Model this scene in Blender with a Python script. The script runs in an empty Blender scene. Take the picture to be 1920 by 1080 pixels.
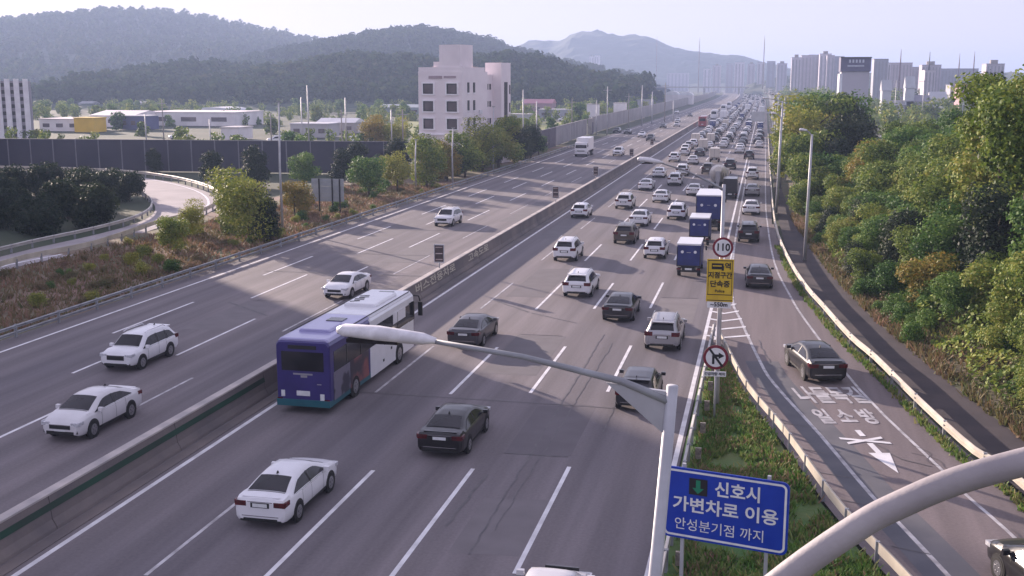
import bpy, math, random
import numpy as np
from mathutils import Matrix, Vector, noise as mnoise

random.seed(7); RNG = np.random.default_rng(7)
sc = bpy.context.scene
COL = sc.collection
R = math.radians

# ------------------------------------------------------------------ camera, world, sun
CAM_H = 14.3; FPX = 2080.0
TH = math.atan((540-154)/FPX); PSI = math.atan((1435-960)*math.cos(TH)/FPX)
FW = Vector((-math.sin(PSI)*math.cos(TH), math.cos(PSI)*math.cos(TH), -math.sin(TH)))
RT = Vector((math.cos(PSI), math.sin(PSI), 0)); UP = RT.cross(FW)
cam_d = bpy.data.cameras.new('camera'); cam = bpy.data.objects.new('camera', cam_d); COL.objects.link(cam)
cam.matrix_world = Matrix(((RT.x, UP.x, -FW.x, 0), (RT.y, UP.y, -FW.y, 0), (RT.z, UP.z, -FW.z, CAM_H), (0, 0, 0, 1)))
cam_d.sensor_width = 36; cam_d.lens = 36*FPX/1920; cam_d.clip_start = 0.1; cam_d.clip_end = 30000
sc.camera = cam

SUN_AZ = Vector((-0.76, 0.65, 0)).normalized(); SUN_EL = R(13)
world = bpy.data.worlds.new('World'); sc.world = world; world.use_nodes = True
wn = world.node_tree.nodes; wl = world.node_tree.links; wn.clear()
sky = wn.new('ShaderNodeTexSky'); sky.sky_type = 'NISHITA'; sky.sun_disc = False
sky.sun_elevation = SUN_EL; sky.sun_rotation = math.atan2(SUN_AZ.x, SUN_AZ.y)
sky.air_density = 1.0; sky.dust_density = 0.25; sky.ozone_density = 1.0
tint = wn.new('ShaderNodeMix'); tint.data_type = 'RGBA'; tint.blend_type = 'MULTIPLY'; tint.inputs[0].default_value = 1
tint.inputs[7].default_value = (1.06, 0.90, 1.08, 1)
bg = wn.new('ShaderNodeBackground'); bg.inputs[1].default_value = 0.095
wo = wn.new('ShaderNodeOutputWorld')
veil = wn.new('ShaderNodeMix'); veil.data_type = 'RGBA'; veil.inputs[0].default_value = 0.80   # thin high cloud evens the sky out
veil.inputs[7].default_value = (3.62, 3.42, 4.3, 1)
wl.new(sky.outputs[0], tint.inputs[6]); wl.new(tint.outputs[2], veil.inputs[6]); wl.new(veil.outputs[2], bg.inputs[0]); wl.new(bg.outputs[0], wo.inputs[0])
sun_d = bpy.data.lights.new('sun', 'SUN'); sun_d.energy = 5.0; sun_d.angle = R(0.6); sun_d.color = (1.0, 0.82, 0.70)
sun = bpy.data.objects.new('sun', sun_d); COL.objects.link(sun)
sd = Vector((SUN_AZ.x*math.cos(SUN_EL), SUN_AZ.y*math.cos(SUN_EL), math.sin(SUN_EL)))
sun.rotation_euler = sd.to_track_quat('Z', 'Y').to_euler(); sun.location = (-60, 60, 60)
vs = sc.view_settings; vs.view_transform = 'Standard'; vs.look = 'None'; vs.gamma = 1; vs.exposure = 1.17
vs.use_curve_mapping = False
HAZE_DENSITY = 3.1e-4

# ------------------------------------------------------------------ survey helpers (photo point -> place in the world)
def ray(u, v):
    return FW*FPX + RT*(u-960) + UP*(540-v)
def gp(u, v, h=0.0):
    d = ray(u, v); t = (h-CAM_H)/d.z
    return d.x*t, d.y*t
def yp(u, v, Y):
    d = ray(u, v); t = Y/d.y
    return d.x*t, CAM_H+d.z*t
def cx(Y):
    return -2.4e-5*max(0.0, Y-800)**2

# ------------------------------------------------------------------ materials
MATS = {}
def mat(name, c1, c2=None, rough=0.7, metal=0.0, scale=3.0, detail=4, bump=0.0, bscale=None, spec=0.5, world_pos=True,
        stretch=(1, 1, 1), emit=None, lo=0.35, hi=0.65, coat=0.0):
    if name in MATS: return MATS[name]
    m = bpy.data.materials.new(name); m.use_nodes = True; MATS[name] = m
    nt = m.node_tree; n = nt.nodes; l = nt.links; p = n['Principled BSDF']
    p.inputs['Roughness'].default_value = rough; p.inputs['Metallic'].default_value = metal
    p.inputs['Specular IOR Level'].default_value = spec
    if coat: p.inputs['Coat Weight'].default_value = coat; p.inputs['Coat Roughness'].default_value = 0.08
    c2 = c2 or tuple(min(1, x*0.86) for x in c1)
    if world_pos: g = n.new('ShaderNodeNewGeometry'); src = g.outputs['Position']
    else: g = n.new('ShaderNodeTexCoord'); src = g.outputs['Object']
    mp = n.new('ShaderNodeMapping'); mp.inputs['Scale'].default_value = stretch; l.new(src, mp.inputs[0])
    nz = n.new('ShaderNodeTexNoise'); nz.inputs['Scale'].default_value = scale; nz.inputs['Detail'].default_value = detail
    l.new(mp.outputs[0], nz.inputs['Vector'])
    mr = n.new('ShaderNodeMapRange'); mr.inputs[1].default_value = lo; mr.inputs[2].default_value = hi
    l.new(nz.outputs[0], mr.inputs[0])
    mx = n.new('ShaderNodeMix'); mx.data_type = 'RGBA'
    mx.inputs[6].default_value = (*c1, 1); mx.inputs[7].default_value = (*c2, 1)
    l.new(mr.outputs[0], mx.inputs[0]); l.new(mx.outputs[2], p.inputs['Base Color'])
    if bump:
        bn = n.new('ShaderNodeTexNoise'); bn.inputs['Scale'].default_value = bscale or scale*6; bn.inputs['Detail'].default_value = 3
        l.new(src, bn.inputs['Vector'])
        bp = n.new('ShaderNodeBump'); bp.inputs['Strength'].default_value = bump; bp.inputs['Distance'].default_value = 0.05
        l.new(bn.outputs[0], bp.inputs['Height']); l.new(bp.outputs[0], p.inputs['Normal'])
    if emit: p.inputs['Emission Color'].default_value = (*emit[:3], 1); p.inputs['Emission Strength'].default_value = emit[3]
    return m

def asphalt_mat(name, c1, c2, lane=3.5, off=0.0, wear=0.25):
    """asphalt with patches, long streaks and paler wheel tracks in each lane"""
    m = bpy.data.materials.new(name); m.use_nodes = True; MATS[name] = m
    nt = m.node_tree; n = nt.nodes; l = nt.links; p = n['Principled BSDF']
    p.inputs['Roughness'].default_value = 0.82; p.inputs['Specular IOR Level'].default_value = 0.35
    g = n.new('ShaderNodeNewGeometry')
    def noise(scale, st, det=5):
        mp = n.new('ShaderNodeMapping'); mp.inputs['Scale'].default_value = st; l.new(g.outputs['Position'], mp.inputs[0])
        z = n.new('ShaderNodeTexNoise'); z.inputs['Scale'].default_value = scale; z.inputs['Detail'].default_value = det
        l.new(mp.outputs[0], z.inputs['Vector']); return z.outputs[0]
    def mrange(s, a, b, c=0.0, d=1.0):
        r = n.new('ShaderNodeMapRange'); r.inputs[1].default_value = a; r.inputs[2].default_value = b
        r.inputs[3].default_value = c; r.inputs[4].default_value = d; l.new(s, r.inputs[0]); return r.outputs[0]
    def mth(op, a, b):
        r = n.new('ShaderNodeMath'); r.operation = op
        for i, s in enumerate((a, b)):
            if isinstance(s, (int, float)): r.inputs[i].default_value = s
            else: l.new(s, r.inputs[i])
        return r.outputs[0]
    mx = n.new('ShaderNodeMix'); mx.data_type = 'RGBA'; mx.inputs[6].default_value = (*c1, 1); mx.inputs[7].default_value = (*c2, 1)
    l.new(mrange(noise(0.16, (1, 0.16, 1)), 0.35, 0.65), mx.inputs[0])
    sep = n.new('ShaderNodeSeparateXYZ'); l.new(g.outputs['Position'], sep.inputs[0])
    ph = mth('MULTIPLY', mth('ADD', sep.outputs[0], off), 2*math.pi*2/lane)
    track = mth('MULTIPLY', mth('COSINE', ph, 0), mrange(noise(0.5, (1, 0.05, 1)), 0.3, 0.7, 0.3, 1.0))
    streak = mrange(noise(2.4, (1, 0.03, 1), 4), 0.3, 0.7, -1, 1)
    grit = mrange(noise(9, (1, 1, 1), 3), 0.3, 0.7, -1, 1)
    f = mth('ADD', 1.0, mth('ADD', mth('MULTIPLY', track, wear*0.32), mth('ADD', mth('MULTIPLY', streak, 0.11), mth('MULTIPLY', grit, 0.09))))
    vm = n.new('ShaderNodeVectorMath'); vm.operation = 'SCALE'; l.new(mx.outputs[2], vm.inputs[0]); l.new(f, vm.inputs['Scale'])
    l.new(vm.outputs[0], p.inputs['Base Color'])
    bp = n.new('ShaderNodeBump'); bp.inputs['Strength'].default_value = 0.25; bp.inputs['Distance'].default_value = 0.02
    l.new(noise(40, (1, 1, 1), 2), bp.inputs['Height']); l.new(bp.outputs[0], p.inputs['Normal'])
    return m

def leaf_mat(name, cols, patch=0.25, spec=0.2):
    m = bpy.data.materials.new(name); m.use_nodes = True; MATS[name] = m
    nt = m.node_tree; n = nt.nodes; l = nt.links; p = n['Principled BSDF']; out = n['Material Output']
    g = n.new('ShaderNodeNewGeometry'); rp = n.new('ShaderNodeValToRGB'); oi = n.new('ShaderNodeObjectInfo')
    nz = n.new('ShaderNodeTexNoise'); nz.inputs['Scale'].default_value = patch; nz.inputs['Detail'].default_value = 2
    l.new(g.outputs['Position'], nz.inputs['Vector'])
    a = n.new('ShaderNodeMath'); a.operation = 'MULTIPLY_ADD'; a.inputs[1].default_value = 0.55; l.new(g.outputs['Random Per Island'], a.inputs[0])
    b = n.new('ShaderNodeMath'); b.operation = 'MULTIPLY_ADD'; b.inputs[1].default_value = 0.95; b.inputs[2].default_value = -0.26
    l.new(nz.outputs[0], b.inputs[0]); l.new(b.outputs[0], a.inputs[2])
    c = n.new('ShaderNodeMath'); c.operation = 'MULTIPLY_ADD'; c.inputs[1].default_value = 0.3
    l.new(oi.outputs['Random'], c.inputs[0]); l.new(a.outputs[0], c.inputs[2]); l.new(c.outputs[0], rp.inputs[0])
    el = rp.color_ramp.elements
    while len(el) < len(cols): el.new(0.5)
    for i, cc in enumerate(cols):
        el[i].position = i/(len(cols)-1); el[i].color = (*cc, 1)
    l.new(rp.outputs[0], p.inputs['Base Color']); p.inputs['Roughness'].default_value = 0.6; p.inputs['Specular IOR Level'].default_value = spec
    tr = n.new('ShaderNodeBsdfTranslucent'); l.new(rp.outputs[0], tr.inputs[0])
    ms = n.new('ShaderNodeMixShader'); ms.inputs[0].default_value = 0.28
    l.new(p.outputs[0], ms.inputs[1]); l.new(tr.outputs[0], ms.inputs[2]); l.new(ms.outputs[0], out.inputs[0])
    return m

M_ASPH = asphalt_mat('highway asphalt', (0.132, 0.118, 0.132), (0.196, 0.170, 0.176), 3.5, 21.0, 0.42)
M_RAMP = asphalt_mat('ramp asphalt', (0.150, 0.124, 0.130), (0.205, 0.168, 0.170), 3.8, 0.0, 0.16)
M_DARKASPH = mat('patched asphalt', (0.10, 0.10, 0.118), (0.135, 0.13, 0.145), 0.85, scale=0.6)
M_TAR = mat('tar seam', (0.075, 0.068, 0.075), (0.12, 0.105, 0.11), 0.6, scale=2)
M_LOOP = mat('loop concrete', (0.30, 0.27, 0.28), (0.38, 0.34, 0.35), 0.85, scale=0.3)
M_PAINT = mat('road paint', (0.80, 0.78, 0.80), (0.50, 0.48, 0.50), 0.6, scale=1.1, detail=8, lo=0.40, hi=0.78)
M_PAINT2 = mat('worn road paint', (0.56, 0.54, 0.56), (0.26, 0.24, 0.25), 0.6, scale=1.6, detail=8, lo=0.38, hi=0.68)
M_CONC = mat('barrier concrete', (0.21, 0.175, 0.165), (0.13, 0.115, 0.12), 0.9, scale=0.35, detail=8, bump=0.3, bscale=8)
M_CONC2 = mat('pale concrete', (0.34, 0.31, 0.30), (0.24, 0.22, 0.22), 0.9, scale=0.5, detail=8)
M_CAP = mat('barrier cap concrete', (0.55, 0.49, 0.46), (0.36, 0.33, 0.33), 0.85, scale=0.8, detail=8)
M_RAIL = mat('galvanised steel', (0.52, 0.50, 0.48), (0.36, 0.34, 0.33), 0.45, 0.35, scale=0.7, detail=6)
M_RAILW = mat('cream painted rail', (0.62, 0.56, 0.47), (0.44, 0.39, 0.32), 0.55, scale=0.8, detail=6)
M_POLE = mat('pole steel', (0.50, 0.50, 0.53), (0.40, 0.40, 0.43), 0.5, 0.2, scale=1.5)
M_POLED = mat('weathered pole', (0.33, 0.34, 0.36), (0.22, 0.22, 0.24), 0.6, 0.2, scale=1.5)
M_LAMP = mat('lamp housing', (0.78, 0.76, 0.79), (0.58, 0.56, 0.58), 0.45, scale=5, detail=8)
M_GROUND = mat('rough ground', (0.035, 0.055, 0.028), (0.075, 0.078, 0.048), 0.95, scale=0.06, detail=8, bump=0.4, bscale=1.5)
M_VERGE = mat('verge soil and dry grass', (0.24, 0.15, 0.12), (0.10, 0.12, 0.055), 0.95, scale=0.12, detail=9, bump=0.8, bscale=3)
M_SLOPE = mat('slope soil', (0.16, 0.12, 0.08), (0.08, 0.09, 0.045), 0.95, scale=0.35, detail=9, bump=0.8, bscale=3)
M_GRASSG = mat('gore grass ground', (0.05, 0.13, 0.03), (0.12, 0.15, 0.05), 0.95, scale=0.5, detail=8, bump=0.8, bscale=5)
M_SIDE = mat('service path asphalt', (0.045, 0.036, 0.042), (0.075, 0.058, 0.06), 0.9, scale=0.4, detail=7)
M_FIELD = mat('field green', (0.10, 0.14, 0.06), (0.17, 0.16, 0.09), 0.95, scale=0.05, detail=6)
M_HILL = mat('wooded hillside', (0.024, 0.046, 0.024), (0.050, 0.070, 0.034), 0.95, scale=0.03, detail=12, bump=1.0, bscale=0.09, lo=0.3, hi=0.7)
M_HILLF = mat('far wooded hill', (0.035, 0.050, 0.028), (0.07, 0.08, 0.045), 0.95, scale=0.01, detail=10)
M_TRUNK = mat('bark', (0.10, 0.075, 0.055), (0.06, 0.045, 0.035), 0.95, scale=4)
L_OLIVE = leaf_mat('olive leaves', [(0.012, 0.024, 0.006), (0.05, 0.09, 0.02), (0.12, 0.19, 0.035), (0.25, 0.31, 0.06), (0.34, 0.32, 0.08)])
L_AUTUMN = leaf_mat('turning leaves', [(0.03, 0.04, 0.01), (0.12, 0.13, 0.025), (0.24, 0.22, 0.045), (0.34, 0.22, 0.05), (0.30, 0.29, 0.07)])
L_GREEN = leaf_mat('green leaves', [(0.010, 0.026, 0.008), (0.04, 0.10, 0.022), (0.10, 0.20, 0.04), (0.22, 0.31, 0.07)])
L_DARK = leaf_mat('dark leaves', [(0.006, 0.014, 0.009), (0.014, 0.030, 0.016), (0.024, 0.045, 0.022), (0.045, 0.06, 0.025)])
L_YELLOW = leaf_mat('yellow green leaves', [(0.04, 0.07, 0.015), (0.14, 0.19, 0.035), (0.30, 0.32, 0.06), (0.40, 0.34, 0.08)])
L_HILL = leaf_mat('hill forest leaves', [(0.012, 0.028, 0.012), (0.025, 0.05, 0.018), (0.045, 0.075, 0.026), (0.08, 0.09, 0.035)], .01, 0.0)
L_GRASS = leaf_mat('grass blades', [(0.025, 0.07, 0.012), (0.07, 0.17, 0.03), (0.14, 0.23, 0.05), (0.27, 0.25, 0.10)], 0.8)
L_DRY = leaf_mat('dry brush', [(0.05, 0.09, 0.03), (0.12, 0.14, 0.05), (0.20, 0.15, 0.075), (0.32, 0.19, 0.14)], 0.12)

def paint(name, c, rough=0.32, metal=0.0, c2=None):
    return mat(name, c, c2 or tuple(x*0.93 for x in c), rough, metal, scale=1.5, world_pos=False, coat=0.28)
P_WHITE = paint('white car paint', (0.78, 0.77, 0.80)); P_PEARL = paint('pearl car paint', (0.68, 0.66, 0.68))
P_SILVER = paint('silver car paint', (0.40, 0.39, 0.41), 0.35, 0.5); P_GREY = paint('grey car paint', (0.085, 0.08, 0.09), 0.3, 0.4)
P_DARK = paint('dark grey car paint', (0.030, 0.028, 0.033), 0.28, 0.2); P_BLACK = paint('black car paint', (0.009, 0.008, 0.010), 0.28)
P_BROWN = paint('brown car paint', (0.085, 0.065, 0.05), 0.3, 0.2); P_BLUE = paint('blue car paint', (0.03, 0.05, 0.20), 0.35)
P_RED = paint('dull red coach paint', (0.32, 0.035, 0.04), 0.4); P_CREAM = paint('beige truck paint', (0.60, 0.54, 0.48), 0.5)
M_GLASS = mat('tinted glass', (0.012, 0.011, 0.014), (0.032, 0.029, 0.035), 0.08, scale=.7, world_pos=False, spec=0.32)  # paler tone in the glass colour stands in for reflected sky
M_TYRE = mat('tyre rubber', (0.016, 0.016, 0.017), None, 0.85, scale=5, world_pos=False)
M_RIM = mat('alloy wheel', (0.42, 0.42, 0.44), (0.25, 0.25, 0.27), 0.3, 0.8, scale=9, world_pos=False)
M_TRIM = mat('black trim', (0.010, 0.010, 0.011), None, 0.55, scale=5, world_pos=False)
M_TAIL = mat('tail lamp lens', (0.14, 0.012, 0.016), (0.05, 0.008, 0.01), 0.12, scale=8, world_pos=False)
M_HEAD = mat('head lamp lens', (0.62, 0.62, 0.66), (0.35, 0.35, 0.38), 0.1, scale=12, world_pos=False)
M_PLATE = mat('licence plate', (0.72, 0.73, 0.74), None, 0.5, scale=6, world_pos=False)
M_CHROME = mat('chrome strip', (0.65, 0.64, 0.65), None, 0.15, 0.9, scale=6, world_pos=False)
M_TARP = mat('blue tarpaulin', (0.018, 0.025, 0.13), (0.026, 0.036, 0.18), 0.6, scale=2, world_pos=False)
M_NAVY = mat('navy coach paint', (0.026, 0.017, 0.125), (0.036, 0.024, 0.16), 0.35, scale=1, world_pos=False, coat=0.15)
M_TEAL = mat('teal skirt paint', (0.01, 0.09, 0.12), (0.015, 0.12, 0.15), 0.35, scale=1, world_pos=False)
M_MURAL = mat('printed side panel', (0.03, 0.02, 0.035), (0.24, 0.07, 0.07), 0.35, scale=0.9, detail=3, world_pos=False, lo=0.44, hi=0.58)
M_MURAL2 = mat('grey printed side panel', (0.03, 0.026, 0.05), (0.16, 0.145, 0.20), 0.35, scale=1.1, detail=2, world_pos=False, lo=0.45, hi=0.55)

# ------------------------------------------------------------------ mesh helpers
class MB:
    def __init__(s): s.v = []; s.f = []; s.m = []; s.sm = []
    def add(s, vs, fs, m=0, smooth=False):
        o = len(s.v); s.v += [tuple(p) for p in vs]
        for f in fs: s.f.append(tuple(i+o for i in f)); s.m.append(m); s.sm.append(smooth)
        return s
    def box(s, c, d, m=0, rz=0.0, taper=1.0):
        ca, sa = math.cos(rz), math.sin(rz); vs = []
        for z in (-1, 1):
            k = taper if z > 0 else 1.0
            for x, y in ((-1, -1), (1, -1), (1, 1), (-1, 1)):
                X, Y = x*d[0]/2*k, y*d[1]/2*k
                vs.append((c[0]+X*ca-Y*sa, c[1]+X*sa+Y*ca, c[2]+z*d[2]/2))
        return s.add(vs, [(0, 3, 2, 1), (4, 5, 6, 7), (0, 1, 5, 4), (1, 2, 6, 5), (2, 3, 7, 6), (3, 0, 4, 7)], m)
    def tube(s, pts, r, seg=8, m=0, caps=True, smooth=True):
        pts = [Vector(p) for p in pts]; n = len(pts)
        rs = r if isinstance(r, (list, tuple)) else [r]*n
        vs = []; prev = None
        for i, p in enumerate(pts):
            t = (pts[min(i+1, n-1)]-pts[max(i-1, 0)]).normalized()
            ref = prev if prev is not None else (Vector((1, 0, 0)) if abs(t.x) < 0.9 else Vector((0, 1, 0)))
            a = (ref - t*ref.dot(t)).normalized(); b = t.cross(a); prev = a
            for k in range(seg):
                an = 2*math.pi*k/seg; q = p+a*math.cos(an)*rs[i]+b*math.sin(an)*rs[i]; vs.append(q[:])
        fs = [(i*seg+k, i*seg+(k+1) % seg, (i+1)*seg+(k+1) % seg, (i+1)*seg+k) for i in range(n-1) for k in range(seg)]
        if caps: fs += [tuple(range(seg))[::-1], tuple((n-1)*seg+k for k in range(seg))]
        return s.add(vs, fs, m, smooth)
    def disc(s, c, r, axis='y', seg=20, m=0, th=0.0, r2=None):
        """closed cylinder / ring-less disc with thickness th along the axis"""
        vs = []
        for z in (-th/2, th/2):
            for k in range(seg):
                a = 2*math.pi*k/seg; p, q = r*math.cos(a), (r2 or r)*math.sin(a)
                vs.append({'y': (c[0]+p, c[1]+z, c[2]+q), 'x': (c[0]+z, c[1]+p, c[2]+q), 'z': (c[0]+p, c[1]+q, c[2]+z)}[axis])
        fs = [(k, (k+1) % seg, seg+(k+1) % seg, seg+k) for k in range(seg)] + [tuple(range(seg))[::-1], tuple(range(seg, 2*seg))]
        return s.add(vs, fs, m)
    def join(s, o, m=None, off=(0, 0, 0)):
        k = len(s.v); s.v += [(p[0]+off[0], p[1]+off[1], p[2]+off[2]) for p in o.v]
        for f, mm, sm in zip(o.f, o.m, o.sm): s.f.append(tuple(i+k for i in f)); s.m.append(mm if m is None else m); s.sm.append(sm)
        return s
    def mesh(s, name, mats):
        me = bpy.data.meshes.new(name); me.from_pydata(s.v, [], s.f); me.update()
        for m in (mats if isinstance(mats, (list, tuple)) else [mats]): me.materials.append(m)
        me.polygons.foreach_set('material_index', s.m); me.polygons.foreach_set('use_smooth', s.sm)
        return me
    def build(s, name, mats, parent=None, loc=(0, 0, 0), rz=0.0, **k):
        return link(name, s.mesh(name, mats), parent, loc, rz, **k)

def link(name, me, parent=None, loc=(0, 0, 0), rz=0.0, label=None, cat=None, group=None, kind=None, scale=None):
    o = bpy.data.objects.new(name, me); COL.objects.link(o); o.location = loc; o.rotation_euler = (0, 0, rz)
    if scale: o.scale = scale
    if parent: o.parent = parent
    return tag(o, label, cat, group, kind)
def tag(o, label=None, cat=None, group=None, kind=None):
    for k, v in (('label', label), ('category', cat), ('group', group), ('kind', kind)):
        if v: o[k] = v
    return o
def thing(name, label, cat, loc=(0, 0, 0), rz=0.0, group=None): return link(name, None, None, loc, rz, label, cat, group)

def fast_mesh(name, verts, faces4, m):
    me = bpy.data.meshes.new(name); nv, nf = len(verts), len(faces4)
    me.vertices.add(nv); me.vertices.foreach_set('co', np.asarray(verts, np.float32).ravel())
    me.loops.add(nf*4); me.loops.foreach_set('vertex_index', np.asarray(faces4, np.int32).ravel())
    me.polygons.add(nf); me.polygons.foreach_set('loop_start', np.arange(0, nf*4, 4, dtype=np.int32))
    me.update(calc_edges=True); me.materials.append(m); return me

def sheet(name, poly, z, m, parent=None, **k):
    return MB().add([(x, y, z) for x, y in poly], [tuple(range(len(poly)))]).build(name, m, parent, **k)
def ribbon(path, w0, w1, z):
    """strip between offsets w0..w1 (right positive) along a path"""
    mb = MB(); vs = []
    for i, p in enumerate(path):
        a = Vector(path[max(i-1, 0)]); b = Vector(path[min(i+1, len(path)-1)]); t = (b-a).normalized(); nx, ny = t.y, -t.x
        vs += [(p[0]+nx*w0, p[1]+ny*w0, z), (p[0]+nx*w1, p[1]+ny*w1, z)]
    mb.add(vs, [(2*i, 2*i+1, 2*i+3, 2*i+2) for i in range(len(path)-1)]); return mb
def road_path(x, y0, y1, step=20):
    n = max(2, int((y1-y0)/step)+1); return [(x+cx(y), y) for y in np.linspace(y0, y1, n)]
def smooth_path(pts, per=4):
    """Catmull-Rom through the points"""
    P = [Vector(p) for p in pts]; out = []
    for i in range(len(P)-1):
        p0, p1, p2, p3 = P[max(i-1, 0)], P[i], P[i+1], P[min(i+2, len(P)-1)]
        for k in range(per):
            t = k/per
            out.append(tuple(0.5*((2*p1)+(p2-p0)*t+(2*p0-5*p1+4*p2-p3)*t*t+(3*p1-p0-3*p2+p3)*t**3)))
    out.append(tuple(P[-1])); return out
def resample(path, d):
    P = [Vector(p) for p in path]; out = [P[0].copy()]; acc = 0.0
    for a, b in zip(P, P[1:]):
        L = (b-a).length; t = d-acc
        while t <= L:
            out.append(a+(b-a)*(t/L)); t += d
        acc = (acc+L) % d
    return out

# ------------------------------------------------------------------ ground, roads, markings
def nonuni(a, b, fine, lo, hi):
    xs = list(np.arange(lo, hi, fine)); x = hi
    st = fine
    while x < b: xs.append(x); st *= 1.35; x += st
    xs.append(b); x = lo; st = fine; left = []
    while x > a: st *= 1.35; x -= st; left.append(max(x, a))
    return sorted(set(left+xs))
GX = nonuni(-7000, 7000, 6, -200, 200); GY = nonuni(-300, 7500, 8, 0, 600)
g = MB(); nx = len(GX)
g.add([(x, y, -0.12-0.15*mnoise.noise((x*.02, y*.02, 0))**2) for y in GY for x in GX],
      [(j*nx+i, j*nx+i+1, (j+1)*nx+i+1, (j+1)*nx+i) for j in range(len(GY)-1) for i in range(nx-1)], smooth=True)
g.build('ground', M_GROUND, kind='structure')

RGUARD = [(14.5, 15), (12.4, 24), (10.6, 32), (9.1, 40.7), (8.3, 43.0), (7.5, 47.4), (6.8, 51.9), (6.0, 57.4), (5.1, 62.2), (4.1, 70.4), (3.3, 77), (2.5, 87.2), (1.75, 102.6), (1.45, 119.6), (1.35, 150), (1.3, 200), (1.3, 310)]
RAMPL = [(8.4, 22), (7.3, 26.5), (5.8, 32.8), (4.9, 36.4), (4.2, 39.0), (2.8, 45.5), (1.0, 53.2), (0.3, 57.6), (-0.9, 67.8), (-1.6, 75), (-2.05, 95), (-2.2, 130), (-2.3, 210)]
RAMPR = [(11.4, 22), (9.6, 30), (8.2, 36.7), (7.5, 39.6), (7.0, 42.4), (4.95, 52.9), (3.0, 68.2), (2.2, 76.8), (1.3, 90.6), (0.8, 116), (0.6, 150), (0.6, 300)]
GOREG = [(8.2, 18), (6.4, 24), (4.45, 31.0), (3.6, 33.8), (2.7, 37.2), (1.3, 44.1), (-0.2, 50.3), (-1.3, 57), (-1.9, 61)]
DARKR = [(17.6, 12), (15.4, 24), (13.2, 34), (10.9, 46.3), (10.1, 50.7), (9.0, 57.1), (8.2, 62.7), (7.1, 69.6), (5.8, 82.4), (4.6, 98.1), (3.4, 120), (2.8, 150.9), (2.4, 200), (2.4, 400)]
def interp(path, Y):
    ys = [p[1] for p in path]; return float(np.interp(Y, ys, [p[0] for p in path]))

# carriageways
hw = MB(); ys = list(np.arange(-5, 300, 10))+list(np.arange(300, 2700, 60))
vv = []
for y in ys: vv += [(-41.4+cx(y), y, 0), (1.25+cx(y) if y > 110 else min(1.25, -2.6+0*y) if y < 60 else -2.6+(y-60)/50*3.85, y, 0)]
hw.add(vv, [(2*i, 2*i+1, 2*i+3, 2*i+2) for i in range(len(ys)-1)])
highway = hw.build('highway', M_ASPH, kind='structure')
rp = smooth_path(list(zip([interp(RGUARD, y) for y in range(14, 122, 6)], range(14, 122, 6))), 2)
rm = MB(); vs_ = []
for x, y in rp: vs_ += [(min(interp(GOREG, y), x-1) if y < 61 else -2.7, y, 0.004), (x+0.25, y, 0.004)]
rm.add(vs_, [(2*i, 2*i+1, 2*i+3, 2*i+2) for i in range(len(rp)-1)])
ramp = rm.build('exit_ramp', M_RAMP, kind='structure')
ribbon(smooth_path([p for p in RAMPL if p[1] < 62], 3), -0.75, 0.95, 0.008).build('asphalt_patch', M_DARKASPH, ramp, kind='structure')
# service path behind the guardrail and slope
sp = MB(); vs_ = []; yy = list(range(12, 400, 6))
for y in yy: vs_ += [(interp(RGUARD, y)+0.5, y, -0.03), (interp(DARKR, y)+0.3, y, -0.03)]
sp.add(vs_, [(2*i, 2*i+1, 2*i+3, 2*i+2) for i in range(len(yy)-1)]); sp.build('service_path', M_SIDE, kind='structure')

def emb_z(d, y):
    k = min(1.0, max(0.0, d/16.0)); h = 5.2*(k*k*(3-2*k))
    far = max(0.0, (d-45)/50); return max(-0.3, h*(1-min(1, far))) + (0.5*mnoise.noise((d*.2, y*.12, 3)) if d > 1 else 0)
def efade(y): return 1.0 if y < 150 else max(0.0, (200-y)/50)
em = MB(); dd = [0, 0.6, 1.5, 3, 5, 7, 9, 11, 13, 16, 20, 26, 34, 44, 55, 66, 80, 96]; yy = list(range(5, 200, 3))
em.add([(interp(DARKR, y)+d, y, emb_z(d, y)*efade(y)-0.02) for y in yy for d in dd],
       [(j*len(dd)+i, j*len(dd)+i+1, (j+1)*len(dd)+i+1, (j+1)*len(dd)+i) for j in range(len(yy)-1) for i in range(len(dd)-1)], smooth=True)
em.build('wooded_embankment', M_SLOPE, kind='structure')

# gore grass
gg = MB(); ys2 = list(np.arange(10, 61, 2.0)); vs_ = []
for y in ys2:
    a, b = -2.55, interp(GOREG, y)-0.15
    vs_ += [(a+(b-a)*t, y, 0.03+0.10*math.sin(t*3.14)) for t in (0, .25, .5, .75, 1)]
gg.add(vs_, [(5*i+k, 5*i+k+1, 5*i+k+6, 5*i+k+5) for i in range(len(ys2)-1) for k in range(4)], smooth=True)
gg.build('gore_lawn', M_GRASSG, kind='structure')
# verge left of the highway
ve = MB(); xs2 = list(np.arange(-60, -41.2, 1.5))+[-41.3]; ys2 = list(np.arange(10, 260, 4))
def verge_z(x, y): return -0.02+0.25*mnoise.noise((x*.15, y*.1, 5))*min(1, (-41.4-x)/4 if x < -41.4 else 0)
ve.add([(x, y, max(-0.05, verge_z(x, y))) for y in ys2 for x in xs2],
       [(j*len(xs2)+i, j*len(xs2)+i+1, (j+1)*len(xs2)+i+1, (j+1)*len(xs2)+i) for j in range(len(ys2)-1) for i in range(len(xs2)-1)], smooth=True)
ve.build('verge', M_VERGE, kind='structure')
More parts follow.
